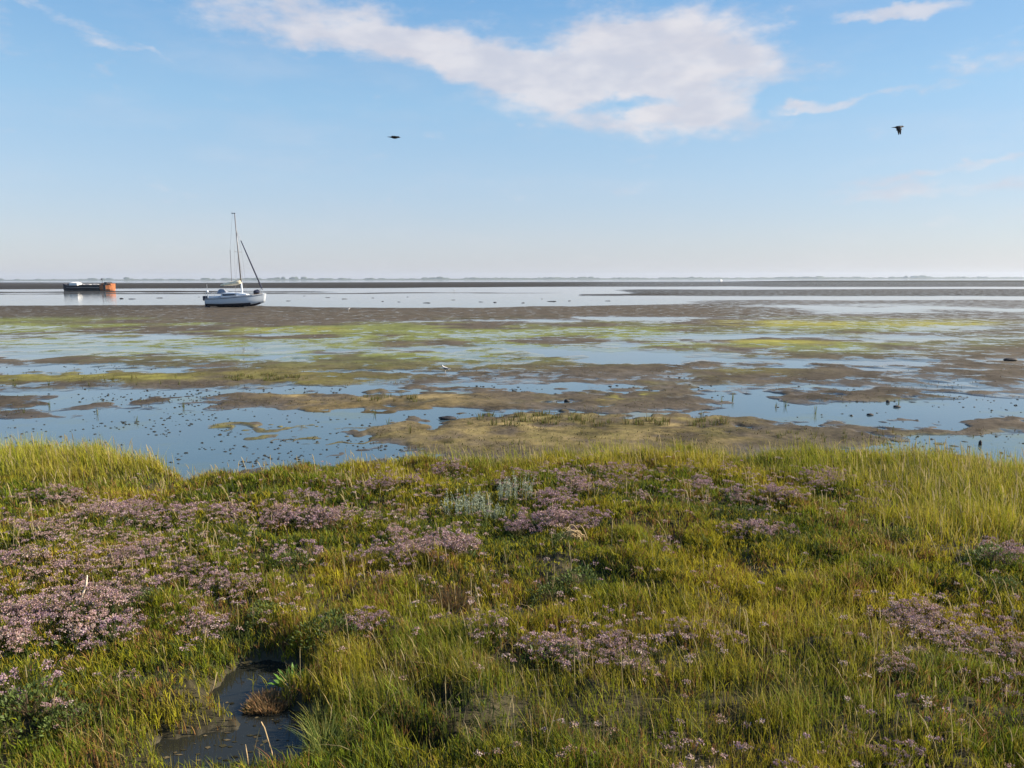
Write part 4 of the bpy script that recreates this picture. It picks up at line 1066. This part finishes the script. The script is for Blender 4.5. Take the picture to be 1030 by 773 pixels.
def dried_wreath(u, v):
    x, y, z = place(u, v, .12)
    rr = np.random.default_rng(711); b = MB()
    for k in range(34):
        r_ = rr.uniform(.06, .16); a0 = rr.uniform(-.6, 1.4); a1 = a0 + rr.uniform(.8, 2.0); dy = rr.uniform(-.07, .07); tz = rr.uniform(-.02, .03)
        P = [(r_ * 1.1 * math.cos(a), dy + .05 * math.sin(3 * a + k), max(.0, .04 + r_ * .75 * math.sin(a) + tz + .02 * math.sin(5 * a + 2 * k))) for a in np.linspace(a0, a1, 8)]
        b.tube(P, [.002, .004, .005, .005, .004, .004, .003, .0015], 5)
    o = b.build('dried_wreath', M_STRAW, smooth=True); o.location = (x, y, z); o.rotation_euler = (0, 0, R(10))
    tag(o, 'arched wreath of dead straw-coloured stems beside the purple flowers', 'dried plant')
dried_wreath(574, 533)
def stick(u, v, pts, rad, name, label, cat, m, base=.37):
    x, y, z = place(u, v, .0, base)
    z = max(z, .19)
    o = MB().tube(pts, rad, 7).build(name, m, smooth=True); o.location = (x, y, z); tag(o, label, cat)
M_BLEACH = plain('bleached_wood', (.68, .60, .46), .8, scale=40, bump=.3)
stick(80, 612, [(0, 0, .05), (.03, .01, .13), (.07, .0, .21), (.085, .0, .29)], [.009, .009, .007, .003], 'bleached_stick', 'short bleached stick poking up from the pale flowers at left', 'stick', M_BLEACH)
stick(254, 768, [(0, 0, 0), (.02, .0, .13), (.05, .01, .24), (.06, .01, .275), (.075, .01, .24), (.115, .0, .09), (.13, .0, 0)], [.004, .004, .0035, .003, .004, .004, .003], 'straw_stalk', 'bent straw stalk folded into a peak in front of the creek water', 'grass stalk', M_STRAW, .22)
stick(250, 770, [(0, 0, 0), (-.005, .0, .08), (-.015, .01, .15)], [.004, .0045, .002], 'straw_stalk', 'short upright straw stalk left of the bent one by the creek', 'grass stalk', M_STRAW, .22)
stick(210, 691, [(0, 0, .02), (.035, 0, .1), (.06, 0, .19)], [.004, .004, .002], 'straw_stalk', 'leaning straw stalk on the left bank where the creek narrows', 'grass stalk', M_STRAW)

# ------------------------------------------------------------------ cordgrass shoots out on the flat
TUFTS = []
for k in range(6):
    rr = np.random.default_rng(800 + k); n = [14, 22, 8, 30, 5, 18][k]
    q = rr.uniform(0, 6.283, n); r_ = [.06, .09, .03, .12, .02, .07][k] * np.sqrt(rr.random(n))
    B = np.stack([r_ * np.cos(q), r_ * np.sin(q), -.01 + 0 * q], 1)
    c = np.where((rr.random(n) < .6)[:, None], (.10, .12, .03), (.15, .11, .05)) * rr.uniform(.6, 1.3, n)[:, None]
    me = np_mesh('cordgrass_shoot', *blade_arrays(B, rr.uniform(.08, .18, n), rr.uniform(.008, .014, n), q, np.abs(rr.normal(.2, .2, n)), c, rr=rr)); me.materials.append(M_GRASS); TUFTS.append(me)
def shoots(pts, kinds, label, group, s0=.8, s1=1.3, seed=1, zs=1.0):
    rr = np.random.default_rng(seed)
    for (u, v) in pts:
        x, y = ground_at(np.array(float(u)), np.array(float(v)), .03)
        o = bpy.data.objects.new('cordgrass_shoot', TUFTS[kinds[rr.integers(len(kinds))]]); COL.objects.link(o)
        s = rr.uniform(s0, s1); o.scale = (s, s, s * zs); o.location = (float(x), float(y), max(-.01, gz(x, y))); o.rotation_euler = (0, 0, rr.uniform(0, 6.28))
        tag(o, label, 'grass tuft', group)
def rnd(n, u0, u1, v0, v1, seed):
    rr = np.random.default_rng(seed); return [(rr.uniform(u0, u1), rr.uniform(v0, v1)) for _ in range(n)]
shoots(rnd(30, 226, 310, 378, 383.5, 1), (1, 3, 5), 'dark stubby cordgrass tuft on the low ridge left of the middle', 'cordgrass on the low left ridge', seed=1, zs=.7)
shoots(rnd(34, 470, 600, 417, 430, 2), (0, 1, 3, 5), 'green cordgrass tuft along the far side of the sandy spit', 'cordgrass on the sandy spit', .6, 1.2, seed=2)
shoots(rnd(26, 600, 745, 424, 430, 3), (0, 1, 3, 5), 'green cordgrass tuft on the dark rim right of the sandy spit', 'cordgrass on the right rim', .6, 1.2, seed=3)
shoots(rnd(18, 340, 420, 399, 405, 4), (0, 2, 5), 'short cordgrass tuft on the tan mud strip beyond the blue pool', 'cordgrass on the tan strip', .6, 1.1, seed=4)
shoots(rnd(14, 5, 200, 381, 388, 5), (0, 2, 4), 'sparse cordgrass shoot on the olive mud at far left', 'cordgrass on the olive mud', seed=5)
shoots([(50, 408), (137, 423), (185, 409), (377, 416), (390, 426), (412, 437), (24, 415), (98, 416)], (2, 4), 'thin upright cordgrass shoot standing alone in the left water', 'lone shoots in the left water', .9, 1.3, seed=6)
shoots([(737, 402), (726, 404), (780, 409), (790, 408), (904, 406), (706, 418), (820, 415)], (2, 4), 'thin upright cordgrass shoot standing in the right shallows', 'lone shoots in the right shallows', 1.0, 1.5, seed=7)
shoots(rnd(26, 770, 900, 434, 450, 8), (0, 2, 5), 'short cordgrass tuft on the dark mud before the right pool', 'cordgrass on the dark right mud', .5, .9, seed=8)
shoots(rnd(18, 420, 760, 436, 452, 9), (2, 4), 'small bit of cordgrass on the bare sandy spit', 'cordgrass bits on the bare spit', .4, .8, seed=9)

# ------------------------------------------------------------------ uncounted small litter
def octas(P, S, tint):
    n = len(P); o = np.array([(1, 0, 0), (0, 1, 0), (-1, 0, 0), (0, -1, 0), (0, 0, 1), (0, 0, -1)], float)
    V = P[:, None, :] + o[None] * S[:, None, :] * rng.uniform(.6, 1.3, (n, 6, 1))
    T = np.array([(0, 1, 4), (1, 2, 4), (2, 3, 4), (3, 0, 4), (1, 0, 5), (2, 1, 5), (3, 2, 5), (0, 3, 5)])
    return V.reshape(-1, 3), ((np.arange(n) * 6)[:, None, None] + T[None]).reshape(-1, 3), np.repeat(tint, 6, 0)
def flat_litter():
    rr = np.random.default_rng(900)
    u = rr.uniform(-120, 1150, 60000); v = rr.uniform(366, 470, 60000); x, y = ground_at(u, v, 0.0); t = terrain(x, y)
    free = (t['m'] < .12) & (y < 40)
    cl = fbm(x, y, 1.2, 91, 4); cl2 = fbm(x, y, .5, 92, 3)
    # stubble of seedlings and casts on the mud
    k = free & (t['z'] > .004) & (rr.random(len(x)) < np.clip(.10 + .5 * cl + .25 * cl2, .01, .9)); n = int(k.sum())
    c = np.where((rr.random(n) < .55)[:, None], (.075, .085, .025), (.10, .075, .04)) * rr.uniform(.5, 1.4, n)[:, None]
    me = np_mesh('mud_stubble', *blade_arrays(np.stack([x[k], y[k], t['z'][k] - .004], 1), rr.uniform(.012, .045, n), rr.uniform(.008, .022, n), rr.uniform(0, 6.28, n), np.abs(rr.normal(.3, .4, n)), c, rr=rr))
    tag(link('mud_stubble', me, M_GRASS), 'fine stubble of seedlings and worm casts on the bare mud', 'seedlings', kind='stuff')
    k = free & (t['z'] < .006) & (t['F'] < .4) & (rr.random(len(x)) < np.clip(.005 + .09 * cl + .04 * cl2, .001, .2) * np.where(u < 440, 1.6, .7)); n = int(k.sum())
    sz = rr.uniform(.008, .03, n)
    me = np_mesh('weed_specks', *octas(np.stack([x[k], y[k], np.full(n, .003)], 1), np.stack([sz * 1.4, sz, sz * .6], 1), np.tile((.03, .026, .018), (n, 1)) * rr.uniform(.6, 1.6, n)[:, None]))
    tag(link('weed_specks', me, leaf_mat('weed_specks', 0, .6)), 'fine dark specks of weed floating in the shallows', 'seaweed', kind='stuff')
    print('stubble', len(u), 'specks', n)
    # straw and leaf bits floating in the creek
    x = rr.uniform(-3.2, -.6, 900); y = rr.uniform(3.3, 5.4, 900); t = terrain(x, y); k = (t['z'] < .205) & (t['cm'] > .5) & (vn(x / .5, y / .5, 77) > -.1); n = int(k.sum())
    a = rr.uniform(0, 6.28, n); P = np.stack([x[k], y[k], np.full(n, .2175)], 1)
    c = np.where((rr.random(n) < .4)[:, None], (.20, .16, .09), (.06, .055, .03)) * rr.uniform(.4, 1.1, n)[:, None]
    sz = rr.uniform(.008, .03, n)
    me = np_mesh('creek_litter', *octas(P, np.stack([sz, sz * rr.uniform(.2, .8, n), np.full(n, .0015)], 1), c))
    tag(link('creek_litter', me, M_GRASS), 'bits of straw and weed floating on the creek water', 'litter', kind='stuff')
flat_litter()

# ------------------------------------------------------------------ haze
def haze():
    b = MB().box((-5300, -300, -1.2), (5300, 5300, 40))
    m, nt, out = mat('haze_air')
    pv = node(nt, 'ShaderNodeVolumePrincipled')
    pv.inputs['Color'].default_value = (.72, .84, 1.0, 1); pv.inputs['Density'].default_value = HAZE; pv.inputs['Anisotropy'].default_value = .2
    nt.links.new(pv.outputs[0], out.inputs['Volume'])
    o = b.build('haze', m); tag(o, 'pale sea haze over the flats', 'haze', kind='stuff')
HAZE = 0.00011
haze()

# ------------------------------------------------------------------ light, sky, camera
SUN_AZ, SUN_EL = R(87), R(30)
sd = bpy.data.lights.new('sun', 'SUN'); sd.energy = 5.0; sd.angle = R(.55); sd.color = (1.0, .87, .70)
so = bpy.data.objects.new('sun', sd); COL.objects.link(so)
from mathutils import Vector, Matrix
sv = Vector((math.sin(SUN_AZ) * math.cos(SUN_EL), math.cos(SUN_AZ) * math.cos(SUN_EL), math.sin(SUN_EL)))
so.rotation_euler = sv.to_track_quat('Z', 'Y').to_euler()

w = bpy.data.worlds.new('World'); SC.world = w; w.use_nodes = True
nt = w.node_tree; nt.nodes.clear(); Lk = nt.links.new
out = nt.nodes.new('ShaderNodeOutputWorld'); bg = nt.nodes.new('ShaderNodeBackground'); bg.inputs[1].default_value = .078
Lk(bg.outputs[0], out.inputs[0])
sky = nt.nodes.new('ShaderNodeTexSky'); sky.sky_type = 'NISHITA'; sky.sun_disc = False; sky.sun_elevation = SUN_EL; sky.sun_rotation = SUN_AZ
sky.air_density = 1.0; sky.dust_density = .5; sky.ozone_density = 2.0; sky.altitude = 0
tc = nt.nodes.new('ShaderNodeTexCoord')
sep = nt.nodes.new('ShaderNodeSeparateXYZ'); Lk(tc.outputs['Generated'], sep.inputs[0])
def mth(op, a, b=None, c=None):
    n = nt.nodes.new('ShaderNodeMath'); n.operation = op
    for i, q in enumerate((a, b, c)):
        if q is None: continue
        if isinstance(q, (int, float)): n.inputs[i].default_value = q
        else: Lk(q, n.inputs[i])
    return n.outputs[0]
az = mth('MULTIPLY', mth('ARCTAN2', sep.outputs[0], sep.outputs[1]), 180 / math.pi)
el = mth('MULTIPLY', mth('ARCSINE', sep.outputs[2]), 180 / math.pi)
cv = nt.nodes.new('ShaderNodeCombineXYZ'); Lk(az, cv.inputs[0]); Lk(el, cv.inputs[1])
def noise(scale, detail, rough, sx=1.0, sy=1.0, rot=0.0, seed=0):
    mp = nt.nodes.new('ShaderNodeMapping'); mp.inputs['Scale'].default_value = (sx, sy, 1); mp.inputs['Rotation'].default_value = (0, 0, R(rot)); mp.inputs['Location'].default_value = (seed, seed * .7, seed * 1.3)
    Lk(cv.outputs[0], mp.inputs[0])
    n = nt.nodes.new('ShaderNodeTexNoise'); n.inputs['Scale'].default_value = scale; n.inputs['Detail'].default_value = detail; n.inputs['Roughness'].default_value = rough
    Lk(mp.outputs[0], n.inputs['Vector']); return n
def dirpx(u, v):
    d = fwd + rgt * (u - CX) / F + upv * (CY - v) / F; d = d / np.linalg.norm(d)
    return math.degrees(math.atan2(d[0], d[1])), math.degrees(math.asin(d[2]))
wx = noise(.35, 4, .55, 1, 1.6, 0, 3.0); wy = noise(.35, 4, .55, 1, 1.6, 0, 11.0)
azw = mth('ADD', az, mth('MULTIPLY', mth('SUBTRACT', wx.outputs[0], .5), 3.4))
elw = mth('ADD', el, mth('MULTIPLY', mth('SUBTRACT', wy.outputs[0], .5), 2.0))
def blobs(L):
    acc = None
    for (u, v, ru, rv, rot, s) in L:
        a0, e0 = dirpx(u, v); k = 180 / math.pi / F
        ca, sa = math.cos(R(rot)), math.sin(R(rot))
        da = mth('SUBTRACT', azw, a0); de = mth('SUBTRACT', elw, e0)
        p = mth('MULTIPLY', mth('ADD', mth('MULTIPLY', da, ca), mth('MULTIPLY', de, sa)), 1 / (ru * k))
        q = mth('MULTIPLY', mth('SUBTRACT', mth('MULTIPLY', de, ca), mth('MULTIPLY', da, sa)), 1 / (rv * k))
        r2 = mth('ADD', mth('MULTIPLY', p, p), mth('MULTIPLY', q, q))
        g = mth('MULTIPLY', mth('EXPONENT', mth('MULTIPLY', mth('POWER', r2, 1.3), -1.0)), s)
        acc = g if acc is None else mth('ADD', acc, g)
    return acc
# rotation: positive turns the long axis up to the right
big = blobs([(680, 62, 112, 40, -14, .85), (650, 38, 80, 24, 6, .5), (560, 86, 110, 27, -10, .75), (655, 119, 105, 19, -4, .75), (505, 70, 80, 17, -10, .6), (400, 44, 110, 20, -9, .65), (310, 14, 150, 22, -4, .6), (290, 40, 70, 12, -4, .4), (745, 50, 50, 30, -20, .35),
             (628, 106, 46, 8, 3, -.95), (385, 22, 60, 6, 4, -.25), (778, 104, 20, 12, 4, -.8)])
sml = blobs([(816, 108, 34, 7, 5, .8), (905, 12, 52, 7, 0, .9), (26, 3, 52, 6, -14, .42), (150, 54, 56, 4, -11, .3), (945, 172, 75, 5, 5, .62), (900, 94, 36, 4, 2, .5), (960, 190, 110, 9, 0, .5), (640, 200, 60, 7, 2, .12), (520, 128, 40, 4, -2, .2), (1040, 215, 120, 14, 0, .3), (-300, -60, 200, 30, -10, .6), (1250, 60, 160, 30, -8, .7), (-420, 90, 160, 24, 0, .7)])
det = noise(.42, 9, .58, .55, 1.25, 12, 5.3); fine = noise(1.7, 8, .62, .45, 1.2, 17, 8.7)
dn = mth('ADD', mth('MULTIPLY', mth('SUBTRACT', det.outputs[0], .5), 1.35), mth('MULTIPLY', mth('SUBTRACT', fine.outputs[0], .5), .6))
def smooth(x, a, b):
    n = nt.nodes.new('ShaderNodeMapRange'); n.interpolation_type = 'SMOOTHSTEP'; n.inputs[1].default_value = a; n.inputs[2].default_value = b; Lk(x, n.inputs[0]); return n.outputs[0]
f1 = smooth(mth('ADD', big, dn), .14, 1.0)
f2 = mth('MULTIPLY', smooth(mth('ADD', sml, dn), .2, .85), .75)
veil = mth('MULTIPLY', smooth(noise(.16, 6, .6, .6, 2.2, -6, 21.0).outputs[0], .45, .8), .16)
cl = mth('MINIMUM', mth('ADD', mth('ADD', mth('MULTIPLY', f1, .84), f2), veil), .9)
# thicker cloud middles are a little greyer
cm = nt.nodes.new('ShaderNodeMix'); cm.data_type = 'RGBA'; Lk(smooth(noise(.5, 5, .5, .6, 1.3, 20, 2.2).outputs[0], .35, .7), cm.inputs[0])
CLOUD_A, CLOUD_B = (3.55, 3.55, 3.95, 1), (4.4, 4.25, 4.4, 1)
cm.inputs[6].default_value = CLOUD_A; cm.inputs[7].default_value = CLOUD_B
mix = nt.nodes.new('ShaderNodeMix'); mix.data_type = 'RGBA'; Lk(cl, mix.inputs[0])
rp = nt.nodes.new('ShaderNodeValToRGB'); cr = rp.color_ramp
Lk(mth('MULTIPLY', mth('ADD', el, 0.0), 1 / 90), rp.inputs[0])
STOPS = [(0.0, (.43, .445, .555)), (3, (.43, .48, .60)), (7, (.37, .51, .675)), (12, (.28, .50, .72)), (20, (.14, .37, .68)), (40, (.08, .25, .58)), (90, (.05, .16, .42))]
while len(cr.elements) < len(STOPS): cr.elements.new(.5)
for e_, (p_, c_) in zip(cr.elements, STOPS): e_.position = p_ / 90; e_.color = (*c_, 1)
sc_ = nt.nodes.new('ShaderNodeMix'); sc_.data_type = 'RGBA'; sc_.blend_type = 'MULTIPLY'; sc_.inputs[0].default_value = 1; Lk(rp.outputs[0], sc_.inputs[6]); sc_.inputs[7].default_value = (5.9, 5.9, 5.9, 1)
sm_ = nt.nodes.new('ShaderNodeMix'); sm_.data_type = 'RGBA'; sm_.inputs[0].default_value = .72; Lk(sky.outputs[0], sm_.inputs[6]); Lk(sc_.outputs[2], sm_.inputs[7])
Lk(sm_.outputs[2], mix.inputs[6]); Lk(cm.outputs[2], mix.inputs[7])
Lk(mix.outputs[2], bg.inputs[0])

cam = bpy.data.cameras.new('camera'); cam.sensor_width = 36; cam.lens = 36 * F / 1030; cam.clip_start = .05; cam.clip_end = 20000
co = bpy.data.objects.new('camera', cam); COL.objects.link(co)
mw = Matrix.Identity(4)
for i in range(3):
    mw[i][0] = rgt[i]; mw[i][1] = upv[i]; mw[i][2] = -fwd[i]; mw[i][3] = C[i]
co.matrix_world = mw
SC.camera = co
vs = SC.view_settings
vs.view_transform = 'Standard'; vs.look = 'None'; vs.gamma = 1; vs.use_curve_mapping = False; vs.exposure = 1.25
SC.cycles.max_bounces = 5; SC.cycles.transparent_max_bounces = 4; SC.cycles.volume_bounces = 0
SC.cycles.use_denoising = True
